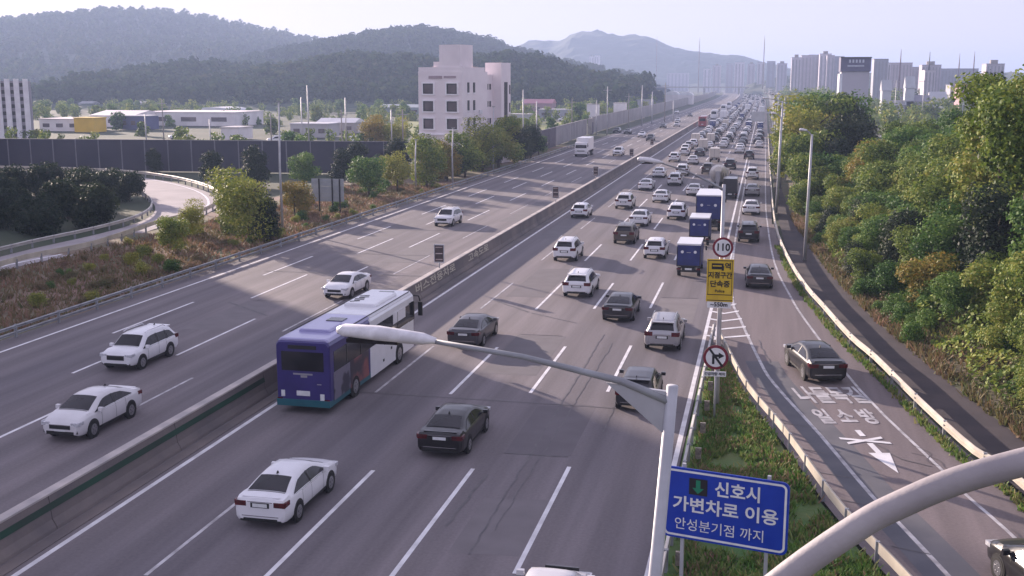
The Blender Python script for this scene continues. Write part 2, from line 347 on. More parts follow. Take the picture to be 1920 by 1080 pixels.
# loop ramp
LOOP_O = [(-50, 55), (-56.5, 73), (-56.0, 84), (-58.3, 98.5), (-58.8, 108), (-63, 121), (-73, 136), (-88, 150), (-103, 157), (-125, 158), (-160, 150)]
LOOP_I = [(-58, 55), (-61.5, 80), (-61.6, 94), (-63.0, 104), (-67.0, 113.5), (-74, 124), (-86, 138), (-100, 146), (-121, 146), (-150, 140)]
LO = smooth_path(LOOP_O, 4); LI = smooth_path(LOOP_I, 4); LIr = [LI[round(i*(len(LI)-1)/(len(LO)-1))] for i in range(len(LO))]
MB().add([(*p, 0.03) for ab in zip(LO, LIr) for p in ab], [(2*i, 2*i+1, 2*i+3, 2*i+2) for i in range(len(LO)-1)]).build('loop_ramp', M_LOOP, kind='structure')

# markings
def mark(path, w, z=0.008, m=M_PAINT, name='edge_line', parent=None):
    return ribbon(path, -w/2, w/2, z).build(name, m, parent or highway, kind='structure')
mark(road_path(-21.0, 12, 1500), 0.20, m=M_PAINT); mark(road_path(-2.8, 20, 1500), 0.20)
mark(road_path(-39.6, 20, 1500), 0.18); mark(road_path(-23.9, 20, 1500), 0.18)
mark(smooth_path(RAMPL, 3), 0.16, 0.014, M_PAINT2, parent=ramp); mark(smooth_path(RAMPR, 3), 0.14, 0.014, M_PAINT2, parent=ramp)
mark([(-2.2, 100), (-2.2, 62)], 0.12, 0.014, parent=ramp)
def dashes(x, y0, w=0.16, L=9.5, per=20.1, m=M_PAINT):
    me = None; far = MB(); y = y0
    while y < 1300:
        if y < 330:
            if me is None: me = MB().box((0, L/2, 0.002), (w, L, 0.004)).mesh('lane_dash', m)
            link('lane_dash', me, highway, (x, y, 0.004), kind='structure')
        else: far.box((x+cx(y+L/2), y+L/2, 0.02), (w, L, 0.03))
        y += per
    far.build('far_lane_dashes', m, highway, kind='stuff')
dashes(-6.65, 30.0); dashes(-10.15, 29.0); dashes(-13.75, 28.0); dashes(-17.25, 27.5, 0.13, m=M_PAINT2)
dashes(-26.9, 18.5, 0.13, m=M_PAINT2); dashes(-30.0, 32); dashes(-33.2, 27.5); dashes(-36.3, 36)
# hatched nose of the gore
for k in range(13):
    y = 62.5+k*2.3
    if y > 100: break
    a, b = -2.75, interp(RAMPL, y); mid = -1.95 if b > -1.7 else (a+b)/2
    if b-a < 0.6: break
    MB().add([(a, y+.4, .016), (mid, y-.1, .016), (mid, y+.25, .016), (a, y+.75, .016)], [(0, 1, 2, 3)]).add(
        [(mid, y-.1, .016), (b, y+.9, .016), (b, y+1.25, .016), (mid, y+.25, .016)], [(0, 1, 2, 3)]).build('hatch_bar', M_PAINT, ramp, kind='structure')
# tar seams and cross joints
def seam(path, w=0.05, z=0.010):
    P = [Vector(p) for p in path]; L = sum((b-a).length for a, b in zip(P, P[1:]))
    q = resample(path, max(0.5, L/60)); q = [(p.x+random.uniform(-.05, .05), p.y) for p in q]
    ribbon(q, -w/2, w/2, z).build('tar_seam', M_TAR, highway, kind='structure')
seam([(-8.3, 31), (-8.5, 62)], .07); seam([(-6.0, 44), (-6.1, 54)], .06); seam([(-9.6, 33), (-9.5, 38)], .10); seam([(-8.0, 33), (-7.7, 60)], .05)
seam([(-17, 70.5), (-13.8, 67)], .16); seam([(-13.8, 67), (-10.4, 64.6)], .12); seam([(-37, 78), (-24.5, 78.4)], .22); seam([(-39, 88), (-27, 88)], .2)
seam([(-39, 103), (-26, 104)], .25); seam([(-34, 66), (-29.5, 62.5)], .2)
for y in (47.5, 118, 136, 171): seam([(-20.5, y), (-3, y)], .10)
for y in range(190, 620, 46): seam([(-39, y), (-23.5, y)], .3); seam([(-20.5, y+9), (-3, y+9)], .25)
def rseam(pts, w=0.05): ribbon([(p.x+random.uniform(-.06, .06), p.y) for p in resample(pts, .4)], -w/2, w/2, 0.018).build('tar_seam', M_TAR, ramp, kind='structure')
rseam([(6.7, 42.5), (5.6, 43.2), (4.7, 45.5)], .07); rseam([(0.2, 62.5), (.6, 59), (.9, 57)], .06); rseam([(9.5, 33), (8.6, 35.2), (8.4, 37)], .05)
for y, a, b in ((38.2, 3.2, 4.6), (41, 2.3, 3.9), (43.6, 1.8, 3.2), (34.5, 4.4, 5.8), (47, 1.0, 2.6)): rseam([(a, y), (b, y-.5)], .06)
for pts in ([(6.3, 45), (6.9, 44.2), (6.6, 43), (7.2, 42.4)], [(6.1, 44), (7.0, 43.6), (7.4, 41.6)], [(9.0, 35.3), (9.6, 34.2), (10.1, 33)]): rseam(pts, .035)

M_PATCH = [mat('asphalt repair %d' % i, c, None, .85, scale=.8, detail=6) for i, c in enumerate(((.140, .124, .136), (.185, .164, .172), (.148, .133, .145)))]
for i, (x, y, w, l) in enumerate(((-8.1, 40.5, 2.6, 7), (-7.9, 31, 2.2, 5), (-11.9, 52, 2.8, 9), (-15.3, 72, 2.6, 12), (-5.0, 66, 2.6, 8), (-12.2, 92, 2.7, 10), (-8.4, 112, 2.8, 14), (-31.6, 58, 2.7, 9), (-28.4, 84, 2.6, 12), (-35, 96, 2.7, 16), (-31.5, 130, 2.7, 18), (-25.3, 112, 2.4, 20), (-35, 160, 2.7, 22), (-28.4, 190, 2.6, 26), (-18.9, 100, 2.6, 18), (-11.9, 150, 2.6, 20))):
    sheet('asphalt_repair', [(x-w/2, y), (x+w/2, y+.2), (x+w/2, y+l), (x-w/2, y+l-.3)], .0035, M_PATCH[i % 3], highway, kind='structure')
for (x, y) in ((-8.1, 40.5), (-8.1, 47.5), (-11.9, 61), (-5, 74), (-31.6, 67), (-28.4, 96)): seam([(x-1.3, y), (x+1.3, y+.1)], .08, .012)
# lettering helper: font curve turned into a real mesh
def text_mesh(s, size, ext=0.004, bold=0.0):
    cu = bpy.data.curves.new('lettering', 'FONT'); cu.body = s; cu.size = size; cu.align_x = 'CENTER'; cu.align_y = 'CENTER'
    cu.extrude = ext; cu.offset = bold; cu.resolution_u = 3
    o = bpy.data.objects.new('lettering', cu); COL.objects.link(o); bpy.context.view_layer.update()
    me = bpy.data.meshes.new_from_object(o.evaluated_get(bpy.context.evaluated_depsgraph_get())); me.name = 'lettering'
    bpy.data.objects.remove(o); return me
def ground_text(s, size, x, y, rz, sx, sy, name='road_lettering'):
    me = text_mesh(s, size, 0.0, 0.035); me.materials.clear(); me.materials.append(M_PAINT2)
    o = link(name, me, ramp, (x, y, 0.02), rz, kind='structure'); o.scale = (sx, sy, 1); return o
ground_text('나들목길', 1.0, 3.55, 51.6, R(12), 0.86, 2.9); ground_text('일 소 방', 1.0, 4.0, 48.3, R(12), 0.80, 2.3)
ar = MB(); A = R(9)
def arr(pts): ar.add([(p[0], p[1], 0.02) for p in pts], [tuple(range(len(pts)))])
arr([(-.12, 2.2), (-.12, 3.0), (.12, 3.0), (.12, 2.2)]); arr([(-.12, 0.1), (-.12, 1.3), (.12, 1.3), (.12, 0.1)]); arr([(-.42, .1), (.42, .1), (0, -2.2)])
ar.build('road_arrow', M_PAINT, ramp, (4.95, 43.6, 0), R(12), kind='structure')
xr = MB(); xr.add([(-.95, 1.75, .024), (.95, 1.15, .024), (.95, 1.4, .024), (-.95, 2.0, .024)], [(0, 1, 2, 3)])
xr.add([(-.8, 1.1, .028), (.8, 1.85, .028), (.8, 2.1, .028), (-.8, 1.35, .028)], [(0, 1, 2, 3)]); xr.build('road_cross', M_PAINT, ramp, (4.85, 43.6, 0), R(12), kind='structure')

# ------------------------------------------------------------------ median barrier
mb_t = thing('median_barrier', 'long brown concrete median barrier with a pale cap between the two carriageways', 'barrier', (-22.3, 20, 0))
def profile_run(prof, x, y0, y1, joint=None, per=20):
    mb = MB(); ys = list(np.arange(y0, y1, per))+[y1]; k = len(prof)
    mb.add([(x+cx(y)+p[0], y, p[1]) for y in ys for p in prof], [(j*k+i, j*k+(i+1) % k, (j+1)*k+(i+1) % k, (j+1)*k+i) for j in range(len(ys)-1) for i in range(k)]+[tuple(range(k)), tuple((len(ys)-1)*k+i for i in range(k))[::-1]])
    return mb
PB = [(-.42, 0), (.42, 0), (.40, .10), (.26, .34), (.17, 1.12), (-.17, 1.12), (-.26, .34), (-.40, .10)]
def seg_obj(y0, y1):
    o = profile_run(PB, 0, 0, y1-y0, per=y1-y0).build('barrier_block', M_CONC, mb_t, ((-22.3)+22.3, y0-20, 0)); return o
blk = None
for y in range(14, 330, 8):
    if blk is None: blk = profile_run(PB, 0, 0, 7.96, per=7.96).mesh('barrier_block', M_CONC)
    link('barrier_block', blk, mb_t, (0, y-20, 0))
profile_run(PB, 0, 310, 1500, per=30).build('far_barrier_blocks', M_CONC, mb_t)
profile_run([(-.19, 1.125), (.19, 1.125), (.19, 1.19), (-.19, 1.19)], 0, -6, 1500, per=30).build('cap_rail', M_CAP, mb_t)
profile_run([(.55, 0.012), (1.0, 0.012), (1.0, 0.03), (.55, 0.03)], 0, -6, 500, per=30).build('drain_strip', M_CONC, mb_t)
profile_run([(.245, .66), (.255, .66), (.215, .88), (.20, .88)], 0, -6, 26, per=8).build('green_stripe', mat('dark green paint', (.008, .055, .032), (.02, .04, .03), .7, scale=.5), mb_t)
for (s, y, h) in (('버스전용차로', 74, .55), ('고속도로', 86, .5)):
    me = text_mesh(s, 0.75, 0.003, 0.01); me.materials.clear(); me.materials.append(mat('yellowed lettering', (0.55, 0.50, 0.40), None, 0.7, scale=2))
    o = link('barrier_lettering', me, mb_t, (0.235, y-20, 0.72)); o.rotation_euler = (R(83.5), 0, R(90)); o.scale = (2.4, 0.9, 1)
M_BOARD = mat('signal board black', (0.05, 0.035, 0.035), (0.08, 0.05, 0.05), 0.6, scale=4); M_BOARDB = mat('signal board red bars', (0.62, 0.52, 0.50), (0.42, 0.30, 0.28), 0.6, scale=3)
bd = MB().box((0, 0, 1.05), (0.62, 0.08, 1.25)).mesh('board', M_BOARD); bf = MB()
for z in (.42, 1.68): bf.box((0, -.01, z), (.72, .10, .07))
for x in (-.34, .34): bf.box((x, -.01, 1.05), (.05, .10, 1.2))
bfm = bf.mesh('frame', M_POLE); bst = MB()
bst.box((0, -.055, 0), (.5, .02, .06)); bstm = bst.mesh('reflector_bar', M_BOARDB); bpm = MB().tube([(0, .02, 0), (0, .02, .5)], .05).mesh('post', M_POLE)
for i, (y, w) in enumerate(((75.5, 'nearest, beyond the coach'), (121.5, 'second from the camera'), (152, 'third, near the white hatchback'), (194.6, 'fourth, short of the far lamp arm'), (231, 'farthest, behind the far lamp arm'))):
    t = thing('median_signal_board', 'dark upright board on the median barrier, '+w, 'road sign', (-22.3, y, 1.19), R(6), 'signal boards on the median')
    for n_, m_ in (('board', bd), ('frame', bfm), ('post', bpm)): link(n_, m_, t)
    for z in (.62, 1.05, 1.5): link('reflector_bar', bstm, t, (0, 0, z))

# ------------------------------------------------------------------ guardrails
WP = [(0, .42), (.06, .46), (.06, .52), (.01, .56), (.01, .60), (.06, .64), (.06, .70), (0, .75), (-.02, .75), (-.02, .42)]
def guardrail(path, label, side=1, h=0.0, m=M_RAIL, spacing=4.0, height=1.0, cap=False, extra=None):
    path = [tuple(p)[:2] for p in path]; o0 = path[len(path)//2]
    t = thing('guardrail', label, 'guardrail', (o0[0], o0[1], 0)); k = len(WP); mb = MB(); vs_ = []
    for i, p in enumerate(path):
        a = Vector(path[max(i-1, 0)]); b = Vector(path[min(i+1, len(path)-1)]); d = (b-a).normalized(); nx, ny = d.y*side, -d.x*side
        for q in WP: vs_.append((p[0]+nx*q[0]*1.4-o0[0], p[1]+ny*q[0]*1.4-o0[1], (q[1]-.42)*height+.42+h))
    fs = [(j*k+i, j*k+(i+1) % k, (j+1)*k+(i+1) % k, (j+1)*k+i) for j in range(len(path)-1) for i in range(k)]+[tuple(range(k)), tuple((len(path)-1)*k+i for i in range(k))]
    mb.add(vs_, fs).build('rail_beam', m, t)
    if extra is not None:
        ex = MB().add([(v[0], v[1], v[2]+extra) for v in vs_], fs); ex.build('rail_beam', m, t)
    pm = MB().box((0, 0, .38), (.13, .13, .76)).mesh('post', M_POLED)
    for p in resample(path, spacing):
        if p.y < 330: link('post', pm, t, (p.x-o0[0]-.12*side*0, p.y-o0[1], 0))
    return t
guardrail(road_path(-41.1, 14, 262, 8), 'twin beam steel guardrail along the far left edge of the highway beside the reddish verge', 1, .12, M_POLED, 4.0, .55, extra=-.36)
guardrail([(p[0], p[1]) for p in smooth_path(RGUARD, 3)], 'cream guardrail curving along the right side of the exit ramp below the wooded slope', -1, .0, M_RAILW, 4.0, 1.0)
guardrail(road_path(-2.3, 15, 63, 6), 'steel guardrail along the right edge of the main lanes, left of the grass gore', -1, .0, M_RAIL, 2.0)
guardrail([tuple(p) for p in smooth_path(GOREG, 3)], 'cream guardrail along the left side of the exit ramp, right of the grass gore', 1, .0, M_RAILW, 2.6, 1.0)
guardrail([(p[0]+.3, p[1]) for p in LO], 'guardrail round the outer side of the curved loop ramp', -1, .1, M_RAILW, 3.0, 1.3)
guardrail([(p[0]-.4, p[1]) for p in LI], 'guardrail round the inner side of the curved loop ramp beside the dark shrubs', 1, .0, M_RAIL, 3.0)
mark([(p[0]-1.3, p[1]) for p in LO], 0.3, 0.04, M_PAINT)
# reflector heads on the gore guardrail
rf = MB().box((0, 0, .55), (.22, .12, .42)).box((0, -.07, .62), (.16, .02, .2)).mesh('delineator', mat('delineator amber', (.30, .26, .20), (.12, .10, .09), .5, scale=9, world_pos=False))
gtl = thing('delineator_row', 'row of short dark delineator posts behind the gore guardrail', 'posts', (-1.9, 18, 0))
for i in range(13): link('delineator', rf, gtl, (0.0, i*3.2, 0.05))

# ------------------------------------------------------------------ lamp posts and sign posts
def lamp_post(x, y, label, H=10.2, arm=3.6, head=1.5, group=None, r=0.11, lean=0.0, rise=1.0, m=M_POLE, cat='lamp post'):
    t = thing('street_lamp', label, cat, (x, y, 0), 0, group)
    MB().tube([(0, 0, 0), (lean*.5, 0, H*.5), (lean, 0, H)], [r, r*.8, r*.62], 10).build('pole', m, t)
    MB().tube([(lean, 0, H-.25), (lean-arm*.2, .05, H+rise*.10-.05), (lean-arm*.6, .12, H+rise*.5), (lean-arm, .2, H+rise*.78)], [r*.52, r*.42, r*.33, r*.30], 8).build('lamp_arm', M_POLED, t)
    hx = lean-arm
    hd_ = MB().tube([(hx+.12, .18, H+rise*.76), (hx-.1, .2, H+rise*.80), (hx-head*.55, .24, H+rise*.9), (hx-head*.93, .28, H+rise*.95), (hx-head, .28, H+rise*.96)], [.06, .13, .17, .14, .07], 10)
    zc = H+rise*.86; hd_.v = [(x, y, zc+(z-zc)*.7) for x, y, z in hd_.v]; hd_.build('lamp_head', M_LAMP, t)
    MB().box((hx-head*.6, .24, zc-.10), (head*.55, .2, .06)).build('lamp_lens', M_GLASS, t)
    return t
near = lamp_post(-1.75, 15.6, 'tall grey lamp post nearest the camera, its arm reaching left over the coach', 10.0, 3.72, 1.5, None, .135, 0.62, .55)
br = MB().add([(.62, -.02, 9.9), (-.35, .05, 9.97), (.58, 0, 9.2), (.62, .06, 9.9), (-.35, .09, 9.97), (.58, .06, 9.2)], [(0, 1, 2), (5, 4, 3), (0, 2, 5, 3), (1, 4, 5, 2), (0, 3, 4, 1)]); br.build('arm_bracket', M_POLE, near)
s2 = lamp_post(-1.55, 48.3, 'lamp post behind the 110 speed sign with its white head over the third lane', 10.0, 2.75, 1.0, None, .12, 0.0, 1.1)
for i, (x, y, w) in enumerate(((3.7, 92.5, 'first lamp post on the right, standing alone before the trees'), (1.75, 126, 'second lamp post on the right, beside the ramp guardrail'), (1.95, 134, 'thin lamp post just beyond the second one on the right'), (2.05, 143, 'third lamp post on the right of the ramp'), (2.6, 157, 'fourth lamp post on the right of the ramp'), (2.0, 178, 'fifth lamp post on the right of the ramp'), (1.9, 205, 'sixth lamp post on the right of the ramp'), (1.9, 240, 'seventh lamp post on the right of the ramp'), (2.2, 300, 'farthest tall lamp post on the right of the ramp'))):
    lamp_post(x, y, w, (10.2, 10.6, 11.4, 12.0, 12.4, 12.2, 12, 12, 12)[i], (.5, .6, .4, 1.9, .6, .6, 1.5, .6, .6)[i], .5, 'lamp posts along the right side', .14, .12, rise=.4)
for i in range(9): lamp_post(2.4+cx(360+i*62), 360+i*62, 'thin lamp post far along the right edge of the highway', 10.2, 2.0, .8, 'distant lamp posts along the right edge', .12)
for (u, vb, vt, w) in ((530, 430, 190, 'pale pole on the left verge beside the yellow bushes'), (780, 356, 262, 'short pole on the left verge in front of the blue noise wall'), (925, 320, 200, 'pole on the left verge in front of the white building'), (849, 345, 240, 'slim leaning pole among the brown trees below the white building')):
    x, y = gp(u, vb); _, z = yp(u, vt, y)
    t = thing('verge_pole', w, 'pole', (x, y, 0)); MB().tube([(0, 0, 0), (-.05, 0, z*.5), (.1, 0, z)], [.14, .11, .08], 8).build('pole', M_POLE, t)
    MB().box((.1, 0, z), (.5, .2, .1)).build('pole_top', M_POLED, t)

# signs on lamp post two
M_SIGNW = mat('sign white', (.80, .79, .80), None, .45, scale=3); M_SIGNR = mat('sign dark red', (.20, .012, .03), None, .45, scale=3)
M_SIGNK = mat('sign black', (.012, .010, .014), None, .5, scale=3); M_SIGNY = mat('sign yellow', (.68, .46, .02), (.58, .38, .02), .45, scale=2); M_SIGNB = mat('sign blue', (.004, .035, .36), (.006, .045, .42), .35, scale=2)
M_SIGNG = mat('sign green arrow', (.01, .22, .12), None, .4, scale=3)
def lettering(s, size, m, parent, x, z, y=-.035, sx=1, sz=1, bold=0.0, rot=0):
    me = text_mesh(s, size, .004, bold); me.materials.clear(); me.materials.append(m)
    o = link('lettering', me, parent, (x, y, z)); o.rotation_euler = (R(90), rot, 0); o.scale = (sx, sz, 1); return o
def round_sign(label, loc, r, rz=0.0):
    t = thing('round_sign', label, 'road sign', loc, rz)
    MB().disc((0, 0, 0), r, th=.03, seg=36).build('sign_plate', M_SIGNR, t)
    MB().disc((0, -.02, 0), r*.78, th=.012, seg=36).build('sign_face', M_SIGNW, t); return t
def signpt(u, v, Y): x, z = yp(u, v, Y); return (x, Y, z)
YS = 47.9
t = round_sign('round red-rimmed speed limit sign reading 110', signpt(1355.5, 464, YS), .44, R(2)); lettering('110', .44, M_SIGNK, t, 0, 0, sx=.92, bold=.012)
p = signpt(1350, 526, YS); t = thing('yellow_sign', 'yellow rectangular enforcement notice under the 110 sign', 'road sign', p, R(2))
MB().box((0, 0, 0), (1.14, .04, 1.86)).build('sign_plate', M_SIGNY, t)
fr = MB()
for z, w in ((.87, 1.06), (-.62, 1.06), (-.87, 1.06)): fr.box((0, -.022, z), (w, .01, .03))
for x in (-.5, .5): fr.box((x, -.022, .125), (.02, .01, 1.46))
fr.build('border', M_SIGNK, t)
MB().box((-.12, -.024, .62), (.5, .012, .26)).box((.1, -.026, .54), (.1, .012, .2)).build('camera_symbol', M_SIGNK, t)
MB().box((-.14, -.034, .64), (.38, .01, .05)).build('symbol_highlight', M_SIGNY, t)
lettering('역', .32, M_SIGNK, t, .32, .62, bold=.008); lettering('지점구간', .30, M_SIGNK, t, 0, .22, sx=.92, bold=.008); lettering('단속중', .31, M_SIGNK, t, 0, -.16, bold=.008); lettering('Police', .17, M_SIGNK, t, 0, -.46, bold=.003)
t = thing('distance_plate', 'small white plate with a distance figure below the yellow notice', 'road sign', signpt(1348, 571, YS), R(2)); MB().box((0, 0, 0), (1.0, .03, .30)).build('sign_plate', M_SIGNW, t); lettering('~550m', .26, M_SIGNK, t, 0, 0, bold=.005)
p = signpt(1342, 670, YS-1.4); t = round_sign('round no right turn sign with a black bent arrow and slash', p, .53, R(4))
nb = MB(); nb.box((-.1, -.03, -.1), (.1, .01, .38)); nb.box((.02, -.031, .08), (.3, .01, .11)); nb.add([(.12, -.036, .22), (.36, -.036, .08), (.12, -.036, -.06)], [(0, 2, 1)]); nb.build('arrow_symbol', M_SIGNK, t)
MB().add([(-.33, -.04, .38), (-.25, -.04, .42), (.33, -.04, -.36), (.25, -.04, -.42)], [(0, 3, 2, 1)]).build('slash', M_SIGNK, t)
t = thing('text_plate', 'narrow white plate with small writing under the no right turn sign', 'road sign', signpt(1340, 701, YS-1.4), R(4)); MB().box((0, 0, 0), (.95, .03, .22)).build('sign_plate', M_SIGNW, t); lettering('긴급차량 제외', .15, M_SIGNK, t, 0, 0, bold=.002)
t = thing('sign_post', 'slim grey post carrying the no right turn sign in the grass gore', 'post', (p[0]+.02, YS-1.32, 0)); MB().tube([(0, 0, 0), (0, 0, p[2]+.3)], .045).build('pole', M_POLE, t)

# blue variable lane sign
bs = thing('blue_sign', 'large blue lane notice in white Korean letters with a green down arrow', 'road sign', (-.62, 28.75, 3.02), R(-12))
def rrect(w, h, r, y, n=6):
    pts = []
    for cx_, cz_, a0 in ((w/2-r, h/2-r, 0), (-w/2+r, h/2-r, 90), (-w/2+r, -h/2+r, 180), (w/2-r, -h/2+r, 270)):
        pts += [(cx_+r*math.cos(R(a0+90*k/n)), y, cz_+r*math.sin(R(a0+90*k/n))) for k in range(n+1)]
    return pts
def plate(w, h, r, y0, y1):
    a, b = rrect(w, h, r, y0), rrect(w, h, r, y1); n = len(a)
    return MB().add(a+b, [tuple(range(n)), tuple(range(n, 2*n))[::-1]]+[(i, (i+1) % n, n+(i+1) % n, n+i) for i in range(n)])
W_, H_ = 3.42, 2.02
plate(W_, H_, .18, .02, -.02).build('sign_plate', M_SIGNB, bs)
bo = MB(); a = rrect(W_-.12, H_-.12, .15, -.026); b = rrect(W_-.24, H_-.24, .10, -.026); n = len(a)
bo.add(a+b, [(i, (i+1) % n, n+(i+1) % n, n+i) for i in range(n)]).build('border', M_SIGNW, bs)
MB().box((-.72, -.03, .53), (.50, .02, .46)).build('signal_window', M_SIGNK, bs)
MB().box((-.72, -.045, .60), (.12, .01, .24)).add([(-.88, -.05, .50), (-.56, -.05, .50), (-.72, -.05, .34)], [(0, 2, 1)]).build('arrow_symbol', M_SIGNG, bs)
lettering('신호시', .46, M_SIGNW, bs, .36, .53, sx=1.0, bold=.01); lettering('가변차로 이용', .46, M_SIGNW, bs, 0.02, -.03, sx=1.08, bold=.01); lettering('안성분기점 까지', .37, M_SIGNW, bs, -.12, -.60, sx=1.0, bold=.0)
for x in (-1.15, 1.15): MB().box((x, .09, -.95), (.09, .09, 4.1)).build('leg', M_POLE, bs)
for z in (-.5, .5): MB().box((0, .045, z), (3.0, .04, .07)).build('rear_brace', M_POLE, bs)

# curved mounting pipe close to the camera
pt = thing('mounting_pipe', 'thick curved grey steel pipe crossing the lower right corner close to the camera', 'pipe', (0, 0, 0))
cp = []
for u, v, d in ((1120, 1480, 2.5), (1240, 1320, 2.5), (1360, 1180, 2.5), (1480, 1077, 2.5), (1613, 985, 2.5), (1690, 945, 2.5), (1790, 903, 2.5), (1920, 866, 2.52), (2060, 835, 2.56), (2250, 805, 2.62)):
    q = ray(u, v).normalized()*d; cp.append((q.x, q.y, q.z+CAM_H))
M_PIPE = mat('matt grey pipe', (.30, .27, .28), (.38, .345, .35), .55, .0, scale=7, detail=10, bump=.05, bscale=60)
MB().tube(smooth_path(cp, 4), .029, 20).build('pipe_body', M_PIPE, pt)
vp = [cp[0], (cp[0][0]-.25, cp[0][1], CAM_H-1.6), (cp[0][0]-.32, cp[0][1], CAM_H-5), (cp[0][0]-.32, cp[0][1], 0.0)]
MB().tube(vp, .075, 14).build('mast', M_PIPE, pt)

# ------------------------------------------------------------------ vehicles
def car_parts(L, W, st, kind):
    """st: stations (y, z_bottom, half_width, z_belt, half_top, z_top), rear to front"""
    S = np.array(st, float); ys = S[:, 0]
    def sec(y):
        v = [float(np.interp(y, ys, S[:, k])) for k in range(1, 6)]; zb, w, zs, wt, zt = v
        return [(0, zb), (w*.90, zb), (w*.985, zb+.12), (w, (zb+zs)/2+.03), (w*.985, zs-.06), (w*.95, zs), (wt+.035, zt-.10 if zt-zs > .15 else zt-.03), (wt-.05, zt-.025), (wt*.55, zt), (0, zt+.008)]
    def surf(y, q, side, off=0.0):
        p = sec(y); i = min(int(q), 8); f = q-i; x = p[i][0]*(1-f)+p[i+1][0]*f; z = p[i][1]*(1-f)+p[i+1][1]*f
        dx, dz = p[i+1][0]-p[i][0], p[i+1][1]-p[i][1]; l = math.hypot(dx, dz) or 1
        nx, nz = dz/l, -dx/l
        dzt = (np.interp(y+.1, ys, S[:, 5])-np.interp(y-.1, ys, S[:, 5]))/.2; ny = -float(dzt)*max(nz, 0) if q > 6 else 0
        return ((x+nx*off)*side, y+ny*off, z+nz*off) if nz >= 0 or q < 7 else ((x-nx*off)*side, y+float(-dzt)*off, z-nz*off)
    def surf2(y, q, side, off):
        """point pushed off along the outward normal, found by finite differences"""
        def P(yy, qq): p = sec(yy); i = min(int(qq), 8); f = qq-i; return Vector((p[i][0]*(1-f)+p[i+1][0]*f, yy, p[i][1]*(1-f)+p[i+1][1]*f))
        c = P(y, q); a = P(min(y+.03, ys[-1]), q)-P(max(y-.03, ys[0]), q); b = P(y, min(q+.05, 9))-P(y, max(q-.05, 0)); nn = b.cross(a)
        if nn.length < 1e-9: nn = Vector((1, 0, 0))
        nn.normalize()
        if nn.dot(c-Vector((0, y, .7))) < 0: nn = -nn
        c = c+nn*off; return (c.x*side, c.y, c.z)
    out = {}
    body = MB(); yy = sorted(set(list(ys)+[float(v) for v in np.linspace(ys[0], ys[-1], 22)])); ring = []
    for y in yy:
        p = sec(y); full = [(-x, y, z) for x, z in reversed(p[1:-1])]; ring.append([(0, y, p[0][1])]+[(x, y, z) for x, z in p[1:-1]]+[(0, y, p[-1][1])]+full)
    k = len(ring[0]); body.add([v for r_ in ring for v in r_], [(j*k+i, j*k+(i+1) % k, (j+1)*k+(i+1) % k, (j+1)*k+i)[::-1] for j in range(len(ring)-1) for i in range(k)], 0, True)
    body.add(ring[0], [tuple(range(k))], 0).add(ring[-1], [tuple(range(k))[::-1]], 0)
    out['body'] = [('P', body)]
    def patch(rows, off=.012, m=0):
        mb = MB(); n = len(rows[0]); mb.add([surf2(y, q, s, off) for r_ in rows for (y, q, s) in r_], [(j*n+i, j*n+i+1, (j+1)*n+i+1, (j+1)*n+i) for j in range(len(rows)-1) for i in range(n-1)], m, True); return mb
    def across(y, q0): return [(y, q, 1) for q in np.linspace(q0, 9, 5)]+[(y, q, -1) for q in np.linspace(9, q0, 5)[1:]]
    return out, patch, across, surf2, sec
GEN = {}
def wheel_parts(r=.33, w=.22):
    ty = MB().disc((0, 0, 0), r, 'x', 22, th=w); ri = MB().disc((0, 0, 0), r*.66, 'x', 18, th=w+.012)
    sp_ = MB()
    for k in range(5):
        a = 2*math.pi*k/5+.3; sp_.box((0, math.cos(a)*r*.36, math.sin(a)*r*.36), (w+.03, r*.13, r*.13))
    return ty, ri, sp_
